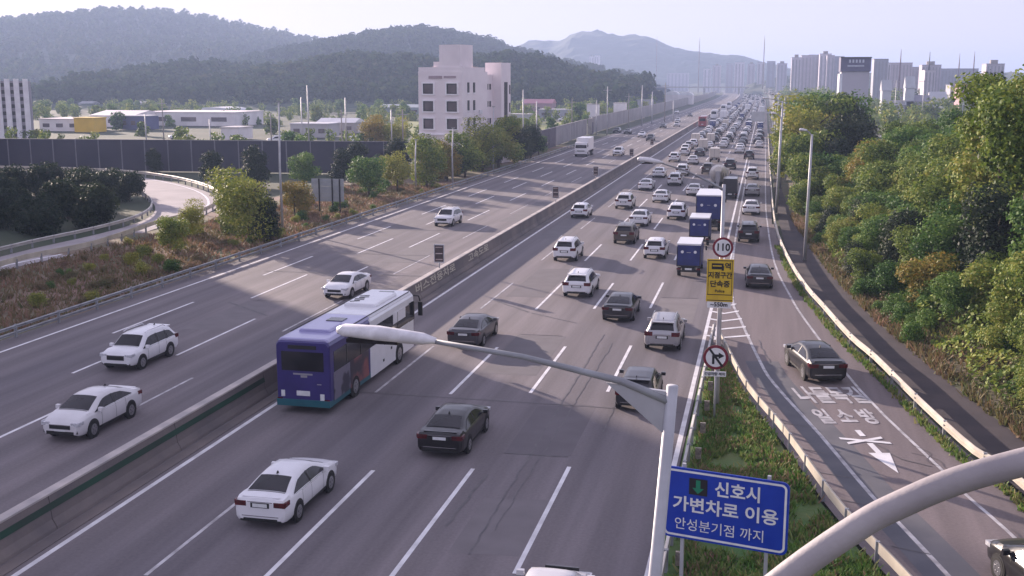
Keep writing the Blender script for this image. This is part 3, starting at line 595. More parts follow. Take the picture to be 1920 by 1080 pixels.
def make_car(kind):
    if kind in ('sedan', 'coupe'):
        L, W, H = 4.85, 1.86, 1.45
        st = [(-2.43, .36, .78, .80, .66, .95), (-2.38, .30, .88, .93, .77, 1.06), (-2.20, .27, .92, .97, .80, 1.10), (-1.88, .26, .935, .98, .78, 1.125), (-1.45, .25, .935, .98, .70, 1.28), (-1.0, .25, .935, .975, .635, 1.405), (-.5, .25, .935, .965, .61, 1.465), (.1, .25, .935, .955, .61, 1.475), (.5, .25, .935, .95, .625, 1.435), (1.0, .25, .935, .94, .70, 1.25), (1.44, .25, .935, .93, .77, 1.07), (1.85, .26, .92, .90, .75, 1.01), (2.18, .28, .89, .83, .70, .92), (2.35, .31, .83, .74, .64, .82), (2.43, .36, .74, .66, .58, .73)]
        fw, rw, win, axl = (.5, 1.41), (-1.84, -1.02), (-1.5, 1.05), (1.47, -1.40); wr = .34; sw = [(-1.60, 5.12, 5.3), (-1.3, 5.1, 5.68), (-.95, 5.08, 5.84), (0, 5.08, 5.88), (.45, 5.08, 5.84), (.8, 5.08, 5.66), (1.26, 5.08, 5.2)]
    elif kind == 'suv':
        L, W, H = 4.70, 1.90, 1.68
        st = [(-2.34, .50, .74, .86, .60, .98), (-2.30, .38, .90, .98, .74, 1.10), (-2.16, .34, .945, 1.02, .70, 1.30), (-1.90, .33, .95, 1.02, .64, 1.56), (-1.6, .32, .95, 1.02, .64, 1.63), (-.6, .32, .95, 1.01, .64, 1.68), (.2, .32, .95, 1.0, .64, 1.68), (.62, .32, .95, 1.0, .65, 1.63), (1.32, .32, .95, .98, .78, 1.14), (1.8, .33, .94, .97, .76, 1.10), (2.13, .35, .91, .92, .72, 1.04), (2.29, .38, .86, .84, .68, .94), (2.36, .44, .78, .76, .62, .84)]
        fw, rw, axl = (.62, 1.29), (-2.24, -1.94), (1.42, -1.35); wr = .36; sw = [(-1.95, 5.1, 5.3), (-1.75, 5.08, 5.72), (-1.4, 5.08, 5.82), (0, 5.08, 5.86), (.55, 5.08, 5.80), (.9, 5.08, 5.5), (1.2, 5.08, 5.2)]
    else:
        L, W, H = 4.05, 1.78, 1.55
        st = [(-2.02, .48, .70, .80, .58, .92), (-1.98, .36, .84, .92, .70, 1.04), (-1.86, .32, .885, .96, .66, 1.24), (-1.62, .30, .89, .97, .61, 1.46), (-1.3, .30, .89, .97, .60, 1.52), (-.4, .30, .89, .96, .60, 1.55), (.3, .30, .89, .95, .60, 1.53), (.6, .30, .89, .95, .61, 1.48), (1.22, .30, .89, .92, .74, 1.07), (1.6, .31, .87, .88, .71, .98), (1.88, .34, .82, .78, .64, .86), (2.0, .40, .74, .68, .58, .72), (2.04, .46, .66, .60, .54, .62)]
        fw, rw, axl = (.6, 1.19), (-1.94, -1.66), (1.25, -1.2); wr = .31; sw = [(-1.66, 5.1, 5.3), (-1.45, 5.08, 5.7), (-1.1, 5.08, 5.82), (0, 5.08, 5.86), (.5, 5.08, 5.80), (.8, 5.08, 5.5), (1.08, 5.08, 5.2)]
    out, patch, across, S2, sec = car_parts(L, W, st, kind)
    out['windshield'] = [('G', patch([across(y, 7.05) for y in np.linspace(fw[0]+.04, fw[1], 6)]))]
    out['rear_window'] = [('G', patch([across(y, 7.15) for y in np.linspace(rw[0], rw[1]-.02, 6)]))]
    sws = []
    for s in (1, -1):
        yy = np.linspace(sw[0][0], sw[-1][0], 14); sws.append(('G', patch([[(y, q, s) for q in np.linspace(np.interp(y, [a[0] for a in sw], [a[1] for a in sw]), np.interp(y, [a[0] for a in sw], [a[2] for a in sw]), 3)] for y in yy], .014)))
    out['side_window'] = sws
    pl = []
    for s in (1, -1):
        mb = MB()
        for y in ((-.25, ) if kind != 'suv' else (-.3, -1.2)):
            mb.join(patch([[(y+d, q, s) for q in np.linspace(5.05, 5.9, 3)] for d in (-.045, .045)], .022))
        pl.append(('T', mb))
    out['window_pillar'] = pl
    yr, yf = st[0][0], st[-1][0]; hw_ = W/2
    zt = .87 if kind == 'sedan' else (.98 if kind == 'suv' else .90)
    tl, hl = [], []
    for s in (1, -1):
        m1 = MB(); m1.box((s*hw_*.74, yr+.045, zt+.01), (.40, .10, .17 if kind == 'sedan' else .22)); m1.box((s*(hw_-.045), yr+.20, zt+.03), (.07, .32, .15 if kind == 'sedan' else .22)); tl.append(('R', m1))
        zh = .74 if kind == 'sedan' else .86; zh = .72 if kind == 'hatchback' else zh
        m2 = MB(); m2.box((s*hw_*.73, yf-.08, zh), (.36, .14, .13)); m2.box((s*(hw_*.93), yf-.22, zh+.03), (.06, .26, .12)); hl.append(('H', m2))
    out['taillight'] = tl; out['headlight'] = hl
    out['licence_plate'] = [('N', MB().box((0, yr-.012, zt-.03 if kind == 'sedan' else zt-.16), (.52, .02, .12))), ('N', MB().box((0, yf+.012, .46), (.5, .02, .11)))]
    out['plate_recess'] = [('T', MB().box((0, yr-.002, zt-.03 if kind == 'sedan' else zt-.16), (.66, .02, .17)))]
    out['grille'] = [('T', MB().box((0, yf-.01, .64 if kind == 'sedan' else .76), (.95, .06, .17 if kind == 'sedan' else .24)).box((0, yf-.005, .40), (1.25, .06, .13)).box((.68, yf-.06, .44), (.2, .06, .12)).box((-.68, yf-.06, .44), (.2, .06, .12)))]
    out['chrome_strip'] = [('C', MB().box((0, yf+.024, .715 if kind == 'sedan' else .87), (.92, .012, .022))), ('C', MB().box((0, yr-.014, .47), (1.3, .012, .022))), ('C', MB().box((0, yr-.006, zt+.085 if kind == 'sedan' else zt-.07), (.9, .012, .02)))]
    wl_ = []
    for s in (1, -1): wl_.append(('C', patch([[(y, q, s) for q in (4.93, 5.02)] for y in np.linspace(sw[0][0]+.05, sw[-1][0]-.05, 10)], .016)))
    out['window_trim'] = wl_
    out['bumper_trim'] = [('T', MB().box((0, yr+.03, .36 if kind == 'sedan' else .44), (1.2, .07, .07)).box((0, yr+.07, .31 if kind == 'sedan' else .37), (1.45, .1, .08)))]
    out['side_sill'] = [('T', MB().box((s*(hw_*.955), 0, .31), (.06, 2.0, .09))) for s in (1, -1)]
    out['door_mirror'] = [('P', MB().box((s*(hw_+.07), .98, 1.03 if kind == 'sedan' else 1.1), (.20, .13, .15))) for s in (1, -1)]
    ds = []
    for s in (1, -1):
        mb = MB()
        for y in (-.25, .82, -1.02): mb.join(patch([[(y+d, q, s) for q in np.linspace(2.0, 5.0, 5)] for d in (-.010, .010)], .006))
        mb.join(patch([[(y, q, s) for q in (4.35, 4.42)] for y in np.linspace(-1.0, .85, 5)], .006)); ds.append(('T', mb))
    out['door_gap'] = ds
    out['lid_gap'] = [('T', patch([across(y, 7.2) for y in ((rw[0]-.06, rw[0]-.03) if kind == 'sedan' else (rw[1]+.02, rw[1]+.05))], .006).join(patch([across(y, 7.2) for y in (fw[1]+.03, fw[1]+.07)], .006)))]
    out['rear_spoiler'] = [('P', MB().box((0, yr+.16, 1.085), (1.30, .12, .025)))] if kind == 'sedan' else [('P', MB().box((0, st[3][0]-.02, st[3][5]+.02), (1.2, .30, .04)))]
    if kind == 'suv': out['roof_rail'] = [('C', MB().tube([(s*.62, -1.5, 1.66), (s*.62, -1.3, 1.74), (s*.62, .2, 1.76), (s*.62, .5, 1.70)], .025, 6)) for s in (1, -1)]
    out['aerial'] = [('T', MB().box((0, -.95 if kind == 'sedan' else -1.5, H+.03), (.05, .14, .08), taper=.4))]
    ty, ri, sp_ = wheel_parts(wr)
    ar_ = [];
    for s in (1, -1):
        for y in axl: ar_.append(('T', MB().disc((s*(hw_-.035), y, wr+.02), wr+.07, 'x', 22, th=.09)))
    out['wheel_arch'] = ar_
    return dict(L=L, W=W, H=H, parts=out, wheels=[(s*(hw_-.09), y, wr) for s in (1, -1) for y in axl], wheel=(ty, ri, sp_), yr=yr, yf=yf)
MK = {'L': paint('lavender roof haze', (.36, .34, .56)), 'G': M_GLASS, 'T': M_TRIM, 'R': M_TAIL, 'H': M_HEAD, 'N': M_PLATE, 'C': M_CHROME, 'W': P_WHITE, 'B': M_TARP, 'Y': M_TYRE, 'I': M_RIM, 'K': P_CREAM, 'S': P_SILVER, 'V': M_NAVY, 'X': M_TEAL, 'M': M_MURAL, 'M2': M_MURAL2, 'D': P_DARK}  # lavender haze over the coach's rear roof is put into its colour

def boxy(L, W, z0, z1, y0, k=.06, taper=0.0):
    """bevelled box body running y0..y0+L"""
    mb = MB(); sec = [(W/2, z0), (W/2, z1-k*1.6), (W/2-k-taper, z1-k*.3), (W/2-2*k-taper, z1)]
    pts = [(x, z) for x, z in sec]+[(-x, z) for x, z in reversed(sec)]; n = len(pts)
    vs_ = []
    for y, s in ((y0, .96), (y0+k, 1), (y0+L-k, 1), (y0+L, .96)): vs_ += [(x*s, y, z if z < (z0+z1)/2 else z-(0 if s == 1 else k*.5)) for x, z in pts]
    mb.add(vs_, [(j*n+i, j*n+(i+1) % n, (j+1)*n+(i+1) % n, (j+1)*n+i)[::-1] for j in range(3) for i in range(n)]+[tuple(range(n)), tuple(3*n+i for i in range(n))[::-1]]); return mb
def make_small_truck(big=False, box='tarp'):
    """cab-over truck with a cargo box; rear at -L/2"""
    k = 1.0
    L, W, hb = (5.2, 1.75, 2.55) if not big else (8.6, 2.42, 3.55)
    cabL = 1.45 if not big else 1.9; yr = -L/2; yf = L/2; wr = .32 if not big else .48; fl = .85 if not big else 1.15; o = {}
    bL = L-cabL-.12
    if box == 'tarp':
        o['cargo_box'] = [('B', boxy(bL, W, fl, hb-.12, yr, .04))]
        o['roof_panel'] = [('W', MB().box((0, yr+bL/2, hb-.06), (W+.02, bL+.02, .12)))]
        o['rear_disc'] = [('W', MB().disc((s*W*.27, yr-.012, hb-.62 if not big else hb-1.0), .11 if not big else .14, 'y', 14, th=.02)) for s in (1, -1)]
        o['rear_lettering'] = [('S', MB().box((0, yr-.01, hb-.66 if not big else hb-1.0), (.30, .015, .05)))]
        o['rear_frame'] = [('D', MB().box((0, yr-.01, fl+.03), (W, .05, .09)).box((W/2-.03, yr-.01, (fl+hb)/2-.1), (.06, .05, hb-fl-.3)).box((-W/2+.03, yr-.01, (fl+hb)/2-.1), (.06, .05, hb-fl-.3)))]
    elif box == 'mixer':
        d = MB(); pts = [(0, yr+.1, 3.15), (0, yr+.7, 2.9), (0, yr+1.6, 2.62), (0, yr+3.2, 2.35), (0, yr+4.8, 2.15), (0, yr+5.6, 2.05)]
        d.tube(pts, [.45, .78, 1.12, 1.22, .95, .5], 20); o['mixer_drum'] = [('K', d)]
        o['drum_band'] = [('S', MB().tube([(0, yr+1.62, 2.61), (0, yr+1.9, 2.56)], [1.17, 1.20], 20))]
        o['chute'] = [('S', MB().box((0, yr-.1, 2.3), (.6, .5, 1.3)).box((0, yr-.3, 1.5), (.4, .2, .9)))]; o['rear_ladder'] = [('T', MB().box((.7, yr+.02, 1.7), (.06, .06, 2.0)).box((1.0, yr+.02, 1.7), (.06, .06, 2.0)))]
    else:
        c = 'W' if box == 'white' else 'K' if box == 'beige' else 'D'
        o['cargo_box'] = [(c, boxy(bL, W, fl, hb, yr, .05))]
        o['door_seam'] = [('T', MB().box((0, yr-.004, (fl+hb)/2), (.03, .02, hb-fl-.2)).box((0, yr-.004, fl+.06), (W-.1, .02, .04)))]
    o['chassis'] = [('T', MB().box((0, -.1, fl-.18), (W*.55, L-.4, .26)).box((0, yr+.05, .48), (W*.95, .1, .12)))]
    cabm = 'P'
    ch = 1.95 if not big else 2.75; cb = MB(); y0 = yf-cabL; w2 = W/2-.02
    prof = [(y0, .42), (y0, ch), (y0+.35, ch+.04), (yf-.28, ch-.03), (yf-.04, ch*.56), (yf, ch*.52), (yf, .42)]
    n = len(prof); cb.add([(-w2 if i < n else w2, *prof[i % n]) for i in range(2*n)], [tuple(range(n)), tuple(range(n, 2*n))[::-1]]+[(i, n+i, n+(i+1) % n, (i+1) % n) for i in range(n)])
    o['cab'] = [(cabm, cb)]
    a, b = (yf-.30, ch-.12), (yf-.05, ch*.60)
    o['windshield'] = [('G', MB().add([(-w2*.88, a[0]+.02, a[1]), (w2*.88, a[0]+.02, a[1]), (w2*.92, b[0]+.02, b[1]), (-w2*.92, b[0]+.02, b[1])], [(0, 1, 2, 3)]).add([(-w2*.88, a[0]-.02, a[1]), (w2*.88, a[0]-.02, a[1]), (w2*.92, b[0]-.02, b[1]), (-w2*.92, b[0]-.02, b[1])], [(3, 2, 1, 0)]))]
    o['side_window'] = [('G', MB().box((s*(w2+.004), yf-.75, ch*.80), (.02, .7, ch*.26))) for s in (1, -1)]
    o['grille'] = [('T', MB().box((0, yf+.01, ch*.40), (W*.6, .04, .16)).box((0, yf+.02, .42), (W*.98, .08, .18)))]
    o['headlight'] = [('H', MB().box((s*W*.40, yf+.02, ch*.34), (.24, .06, .15))) for s in (1, -1)]
    o['taillight'] = [('R', MB().box((s*W*.42, yr-.02, fl-.2), (.26, .06, .13))) for s in (1, -1)]
    o['licence_plate'] = [('N', MB().box((0, yr-.03, fl-.2), (.5, .02, .14)))]
    o['door_mirror'] = [('T', MB().box((s*(W/2+.16), yf-.12, ch*.78), (.12, .1, .34)).box((s*(W/2+.05), yf-.12, ch*.92), (.26, .03, .03))) for s in (1, -1)]
    ty, ri, sp_ = wheel_parts(wr, .24 if not big else .34); ax = [yf-.75, yr+.95] + ([yr+2.1] if big else [])
    return dict(L=L, W=W, H=hb, parts=o, wheels=[(s*(W/2-.14), y, wr) for s in (1, -1) for y in ax], wheel=(ty, ri, sp_), yr=yr, yf=yf)
def make_bus(style='coach'):
    L, W, H = 12.0, 2.50, 3.35; yr = -L/2; yf = L/2; o = {}
    if style == 'coach':
        o['front_shell'] = [('W', boxy(6.8, W, .32, H-.12, -0.8, .10))]
        o['rear_shell'] = [('V', boxy(5.2, W+.004, .62, H-.12, yr, .10))]
        o['rear_skirt'] = [('X', MB().box((0, yr+.2, .48), (W-.02, .5, .30)).box((0, yr+2.6, .47), (W-.03, 5.1, .28)))]
        o['roof_shell'] = [('W', boxy(6.5, W-.16, H-.16, H, -.62, .08)), ('L', boxy(5.25, W-.162, H-.16, H-.004, yr+.12, .08))]
    else:
        o['body_shell'] = [('P', boxy(L, W, .32, H, yr, .10))]
    o['rear_window'] = [('G', MB().box((0, yr-.006, 2.35), (1.95, .03, .85)))]
    o['engine_vent'] = [('T', MB().box((0, yr-.01, 2.98), (1.3, .05, .16)))]
    sides = []
    for s in (1, -1): sides.append(('G', MB().box((s*(W/2+.006), .15, 2.28), (.02, 11.3, .92))))
    o['side_window'] = sides
    o['windshield'] = [('G', MB().box((0, yf+.004, 2.15), (2.2, .03, 1.4)).box((0, yf-.4, 2.3), (W+.03, .9, 1.0)))]
    o['window_bar'] = [('T', MB().box((s*(W/2+.02), y, 2.28), (.01, .06, .92))) for s in (1, -1) for y in (-4.0, -2.2, -.4, 1.4, 3.2)]
    if style == 'coach':
        o['side_mural'] = [('M', MB().box((s*(W/2+.008), -2.35, 1.18), (.02, 2.4, 1.25))) for s in (1, -1)]+[('M2', MB().box((s*(W/2+.008), -4.6, 1.18), (.02, 2.0, 1.25))) for s in (1, -1)]
        o['front_cover'] = [('W', MB().box((s*(W/2+.012), 3.5, 2.5), (.02, 2.0, .55))) for s in (1, -1)]
        o['rear_lettering'] = [('S', MB().box((0, yr-.01, 1.78), (.9, .02, .07)).box((.05, yr-.012, 1.68), (.3, .02, .1)).box((.75, yr-.012, 1.35), (.2, .02, .04)))]
        o['rear_sticker'] = [('N', MB().box((-.95, yr-.012, .88), (.17, .02, .28))), ('N', MB().box((.88, yr-.012, .78), (.19, .02, .28)))]
        o['side_flap'] = [('T', MB().box((s*(W/2+.012), y, z), (.02, .16, .12))) for s in (1, -1) for y, z in ((1.0, .75), (2.2, 1.1))]
    o['roof_unit'] = [('W', boxy(3.2, 1.7, H-.03, H+.17, 1.2, .06)), ('L' if style == 'coach' else 'W', boxy(1.6, 1.5, H-.03, H+.13, -4.6, .06))]
    if style == 'coach':
        o['side_lettering'] = [('T', MB().box((s*(W/2+.02), 1.15+i*.26, 1.62+i*.012), (.012, .07, .34 if i % 2 else .26)).box((s*(W/2+.02), 1.24+i*.26, 1.56+(i % 3)*.1), (.012, .13, .06))) for s in (1, -1) for i in range(6)]
        o['roof_marking'] = [('T', MB().box((-.45+.1*(i % 2), 1.7+i*.36, H+.175), (.5, .16, .012), 0, .5)) for i in range(5)]
        o['skylight'] = [('G', MB().box((0, 5.0, H+.01), (.8, .7, .04))), ('G', MB().box((0, -1.9, H+.01), (.8, .7, .04)))]
    o['roof_gutter'] = [('T', MB().box((s*(W/2-.13), .5, H+.0), (.04, 10.2, .03))) for s in (1, -1)]
    o['taillight'] = [('R', MB().box((s*1.1, yr-.01, .60), (.24, .05, .16))) for s in (1, -1)]
    o['licence_plate'] = [('N', MB().box((0, yr-.02, .92), (.62, .02, .22)))]
    o['headlight'] = [('H', MB().box((s*.98, yf+.01, .75), (.35, .05, .24))) for s in (1, -1)]
    o['door_mirror'] = [('T', MB().tube([(s*1.15, yf-.1, 3.1), (s*1.45, yf+.25, 3.0), (s*1.5, yf+.35, 2.7)], .035, 6).box((s*1.5, yf+.36, 2.3), (.22, .14, .75))) for s in (1, -1)]
    ty, ri, sp_ = wheel_parts(.49, .30); wx = [(s*(W/2-.13), y, .49) for s in (1, -1) for y in (3.45, -2.95)]
    o['wheel_arch'] = [('T', MB().disc((x/abs(x)*(W/2-.03), y, .52), .60, 'x', 22, th=.08)) for x, y, _ in wx]
    return dict(L=L, W=W, H=H, parts=o, wheels=wx, wheel=(ty, ri, sp_), yr=yr, yf=yf)

MODELS = {'sedan': make_car('sedan'), 'suv': make_car('suv'), 'hatchback': make_car('hatchback'), 'tarp_truck': make_small_truck(), 'big_tarp_truck': make_small_truck(True),
          'white_box_truck': make_small_truck(True, 'white'), 'beige_box_truck': make_small_truck(False, 'beige'), 'dark_box_truck': make_small_truck(False, 'dark'), 'mixer_truck': make_small_truck(True, 'mixer'), 'coach': make_bus(), 'bus': make_bus('plain')}
for k, md in MODELS.items():
    md['meshes'] = []
    for pn, lst in md['parts'].items():
        for mk, mb in lst:
            me = mb.mesh(pn, P_WHITE if mk == 'P' else MK[mk])
            if any(mb.sm): me.set_sharp_from_angle(angle=R(38))
            md['meshes'].append((pn, mk, me))
    ty, ri, sp_ = md['wheel']; md['wm'] = (ty.mesh('tyre', M_TYRE), ri.mesh('rim', M_RIM), sp_.mesh('spokes', M_CHROME))
    lod = MB(); slots = [P_WHITE]; idx = {'P': 0}
    for pn, lst in md['parts'].items():
        if pn in ('door_gap', 'lid_gap', 'aerial', 'side_sill', 'wheel_arch', 'window_pillar', 'roof_rail', 'door_mirror', 'window_bar', 'plate_recess', 'chrome_strip', 'window_trim'): continue
        for mk, mb in lst:
            if mk not in idx: idx[mk] = len(slots); slots.append(MK[mk])
            lod.join(mb, idx[mk])
    if 'Y' not in idx: idx['Y'] = len(slots); slots.append(M_TYRE)
    for w in md['wheels']: lod.join(MB().disc((0, 0, 0), w[2], 'x', 10, th=.24), idx['Y'], w)
    md['lod_mb'] = lod; md['slots'] = slots; md['lod'] = lod.mesh(k, slots)
def set_paint(o, p, slot=0):
    o.material_slots[slot].link = 'OBJECT'; o.material_slots[slot].material = p
VR = random.Random(31)
CATS = {'sedan': 'car', 'suv': 'car', 'hatchback': 'car', 'coach': 'bus', 'bus': 'bus'}
def vehicle(kind, p, x, y, heading, label, group=None, detail=True):
    md = MODELS[kind]; cat = CATS.get(kind, 'truck'); nm = {'suv': 'sport_utility_car', 'sedan': 'sedan_car', 'hatchback': 'hatchback_car', 'coach': 'tour_coach', 'bus': 'red_bus'}.get(kind, kind)
    vsc = (VR.uniform(.98, 1.02), VR.uniform(.96, 1.03), VR.uniform(.96, 1.05)) if cat == 'car' else (1, 1, 1)
    if not detail:
        o = link(nm, md['lod'], None, (x, y, .012), heading, label, cat, group, scale=vsc)
        if p: set_paint(o, p)
        return o
    t = thing(nm, label, cat, (x, y, .012), heading, group); t.scale = vsc
    for pn, mk, me in md['meshes']:
        o = link(pn, me, t)
        if mk == 'P' and p: set_paint(o, p)
    for (wx, wy, wz) in md['wheels']:
        w = link('wheel', md['wm'][0], t, (wx, wy, wz)); link('rim', md['wm'][1], w); link('spokes', md['wm'][2], w)
    return t
def put(kind, p, u, v, label, away=True, turn=0.0, group=None, detail=True):
    """(u, v): foot of the middle of the end that faces the camera"""
    md = MODELS[kind]; x, y = gp(u, v); e = -md['yr'] if away else md['yf']; h = turn if away else turn+math.pi
    return vehicle(kind, p, x-math.sin(turn)*e, y+math.cos(turn)*e, h, label, group, detail)

JR = 'vehicles driving away in the right-hand lanes'; JL = 'vehicles coming towards the camera on the left carriageway'
put('sedan', P_WHITE, 487, 996, 'white sedan in the lower left foreground, nearest car right of the median', group=JR)
put('sedan', P_BLACK, 823, 862, 'glossy black sedan in the middle foreground with a lit red tail lamp', group=JR)
put('sedan', P_GREY, 868, 655, 'dark grey sedan just right of the coach under the lamp arm', group=JR)
put('hatchback', P_DARK, 1190, 775, 'dark grey hatchback partly behind the arm of the nearest lamp post', group=JR)
put('suv', P_SILVER, 1240, 661, 'silver SUV with roof rails in the lane beside the gore', group=JR)
put('sedan', P_DARK, 1156, 606, 'dark sedan behind the lamp arm, left of and beyond the silver SUV', group=JR)
put('suv', P_WHITE, 1080, 560, 'white SUV with dark rear bumper ahead of the dark grey sedan', group=JR)
put('suv', P_WHITE, 1057, 492, 'white SUV in the second lane with a long shadow to its right', group=JR)
put('tarp_truck', P_BLUE, 1290, 521, 'nearest small truck with a white roof and dark blue tarpaulin, lowest of the three', group=JR)
put('tarp_truck', P_BLUE, 1310, 462, 'middle one of the three blue tarpaulin trucks, with two pale discs', group=JR)
put('big_tarp_truck', P_BLUE, 1327, 434, 'largest and farthest of the three blue tarpaulin trucks, a lorry with white roof', group=JR)
put('hatchback', P_WHITE, 1226, 487, 'white hatchback left of the nearest blue truck', group=JR)
put('suv', P_BROWN, 1169, 459, 'brown SUV behind a white sedan in the third lane', group=JR)
put('sedan', P_WHITE, 1196, 426, 'white sedan directly ahead of the brown SUV', group=JR)
put('suv', P_PEARL, 1168, 393, 'pearl white SUV in the second lane ahead of the brown SUV', group=JR)
put('hatchback', P_WHITE, 1085, 410, 'white hatchback with a dark roof strip running alongside the median barrier', group=JR)
put('suv', P_WHITE, 1267, 413, 'white SUV just left of the large blue lorry', group=JR)
put('sedan', P_WHITE, 1237, 381, 'white sedan ahead of the white SUV beside the large blue lorry', group=JR)
put('sedan', P_WHITE, 1209, 358, 'white sedan in the second lane beyond the pearl SUV', group=JR)
put('suv', P_PEARL, 1264, 349, 'pale SUV in the third lane, upper right of the white sedan by the median', group=JR)
put('suv', P_WHITE, 1278, 330, 'white SUV under the far lamp arm', group=JR)
put('sedan', P_WHITE, 1234, 334, 'white sedan left of the white SUV under the far lamp arm', group=JR)
put('sedan', P_PEARL, 1300, 368, 'pearl sedan just beyond the large blue lorry to its left', group=JR)
put('suv', P_BROWN, 1326, 327, 'brown SUV ahead of the cement mixer', group=JR)
put('suv', P_BLACK, 1368, 318, 'black SUV beyond the dark box truck', group=JR)
put('beige_box_truck', P_CREAM, 1339, 305, 'small beige box truck in the fourth lane of the jam', group=JR)
put('sedan', P_DARK, 1311, 293, 'dark sedan left of the beige box truck', group=JR)
put('sedan', P_PEARL, 1298, 309, 'pearl sedan with a dark windscreen left of the beige box truck', group=JR)
put('suv', P_WHITE, 1263, 304, 'white SUV at the tip of the far lamp arm', group=JR)
put('mixer_truck', P_CREAM, 1345, 364, 'cement mixer truck with a beige drum ahead of the large blue lorry', group=JR)
put('dark_box_truck', P_DARK, 1368, 374, 'dark box truck right of the cement mixer, half hidden by the sign post', group=JR)
put('suv', P_WHITE, 1410, 337, 'white SUV farthest of the three pale cars in the exit lane', group=JR)
put('sedan', P_SILVER, 1410, 369, 'silver sedan in the exit lane between two white cars', group=JR)
put('sedan', P_WHITE, 1408, 404, 'white sedan in the exit lane, nearest of its pale cars', group=JR)
put('suv', P_DARK, 1404, 299, 'dark SUV in the exit lane before the far gantry', group=JR)
put('suv', P_BLACK, 1403, 456, 'black SUV in the exit lane right of the 110 sign', group=JR)
put('sedan', P_DARK, 1424, 544, 'dark sedan in the exit lane right of the yellow notice', turn=R(2), group=JR)
put('sedan', P_BLACK, 1552, 722, 'black sedan on the exit ramp just beyond the painted road lettering', turn=R(14), group=JR)
vehicle('sedan', P_BLACK, 8.5, 31.6, R(17), 'dark metallic sedan cut off by the lower right corner of the picture', JR)
vehicle('hatchback', P_PEARL, -5.05, 26.95, 0, 'white vehicle of which only the roof shows at the bottom edge', JR)
t = vehicle('coach', P_WHITE, -19.15, 49.7, 0, 'long tour coach with a navy rear and a white front beside the median', JR)
put('suv', P_WHITE, 217, 699, 'white SUV with roof rails approaching on the left carriageway', False, group=JL)
put('sedan', P_PEARL, 112, 832, 'pearl sedan approaching in the lower left corner', False, group=JL)
put('sedan', P_WHITE, 627, 563, 'white sedan approaching beyond the coach, left of the median', False, group=JL)
put('suv', P_WHITE, 829, 426, 'white SUV approaching alone in the middle of the left carriageway', False, group=JL)
put('white_box_truck', P_WHITE, 1089, 294, 'white box truck approaching on the left carriageway by the noise wall', False, group=JL)
put('suv', P_WHITE, 1157, 293, 'white SUV approaching right of the white box truck', False, group=JL)
for kd, pc, u, v, w in (('sedan', P_WHITE, 1202, 258, 'small white sedan approaching beyond the white box truck'), ('suv', P_DARK, 1218, 265, 'small dark SUV approaching beside the median board'), ('suv', P_DARK, 1155, 250, 'small dark SUV approaching close to the noise wall'),
                        ('sedan', P_GREY, 1175, 252, 'small grey sedan approaching right of the dark SUV near the noise wall'), ('sedan', P_BLACK, 1242, 241, 'small black sedan approaching in mid carriageway, far off'), ('suv', P_PEARL, 1268, 238, 'small pale SUV approaching near the median, far off'),
                        ('hatchback', P_WHITE, 1270, 229, 'tiny white hatchback approaching near the median, behind the pale SUV'), ('sedan', P_GREY, 1293, 219, 'tiny grey sedan approaching beside the far median'), ('sedan', P_WHITE, 1268, 213, 'tiny white sedan approaching beside the far end of the noise wall')):
    put(kd, pc, u, v, w, False, group=JL, detail=False)
# the red bus and the near end of the queue
vehicle('bus', P_RED, -19.3, 372, 0, 'red bus in the lane beside the median, far up the jam', 'vehicles driving away in the right-hand lanes', False)
LANES = {-15.4: 'second lane', -11.9: 'third lane', -8.4: 'fourth lane', -4.7: 'fifth lane', -0.9: 'exit lane'}
PAL = [(P_WHITE, 'white', 38), (P_PEARL, 'pale', 16), (P_SILVER, 'silver', 10), (P_GREY, 'grey', 10), (P_DARK, 'dark grey', 12), (P_BLACK, 'black', 14)]
ORD = lambda n: f"{n}{'th' if 10 < n % 100 < 14 else {1: 'st', 2: 'nd', 3: 'rd'}.get(n % 10, 'th')}"
rq = random.Random(11); far_cars = []; starts = {-15.4: 222, -11.9: 236, -8.4: 250, -4.7: 232, -0.9: 252}
for lx, ln in LANES.items():
    y = starts[lx]; n_ = 0
    while y < 1500:
        pc, cn, _ = rq.choices(PAL, [c[2] for c in PAL])[0]; r_ = rq.random()
        kd = 'sedan' if r_ < .45 else 'suv' if r_ < .84 else 'hatchback' if r_ < .92 else rq.choice(['tarp_truck', 'beige_box_truck', 'white_box_truck', 'dark_box_truck'])
        Lk = MODELS[kd]['L']; yc = y+Lk/2; X = lx+rq.uniform(-.35, .35)+cx(yc); hd = math.atan(4.8e-5*max(0, yc-800))
        if y < 720:
            kn = {'sedan': 'sedan', 'suv': 'SUV', 'hatchback': 'hatchback'}.get(kd)
            kn = f'{cn} {kn}' if kn else {'tarp_truck': 'small blue tarpaulin truck', 'beige_box_truck': 'small beige box truck', 'white_box_truck': 'white box lorry', 'dark_box_truck': 'dark box lorry'}[kd]
            dist = 'middle distance' if y < 400 else 'far part'
            vehicle(kd, pc, X, yc, hd, f'{kn} in the {ln}, {ORD(n_+1)} in its line beyond the mixer truck', 'cars queued in the jam', False)
        else: far_cars.append((kd, X, yc))
        y += Lk+rq.uniform(3.2, 9.5)*(1 if lx != -.9 else 1.5); n_ += 1
for cxx, cyy in ((-19.3, 455), (-19.4, 560), (-19.2, 640)): vehicle('bus', P_WHITE, cxx, cyy, 0, 'pale bus in the lane beside the median, far up the jam', 'pale buses in the far bus lane', False)
fm = MB(); 
for kd, X, yc in far_cars:
    w = 1.8 if kd in ('sedan', 'suv', 'hatchback') else 2.2; hb = 1.5 if w < 2 else 2.8; c = rq.choice((0, 0, 0, 1, 2))
    fm.box((X, yc, hb*.36), (w, 4.4, hb*.5), c); fm.box((X, yc-.2, hb*.76), (w*.82, 2.6, hb*.36), 3, taper=.85); fm.box((X, yc-.2, hb*.95), (w*.72, 2.0, .06), c)
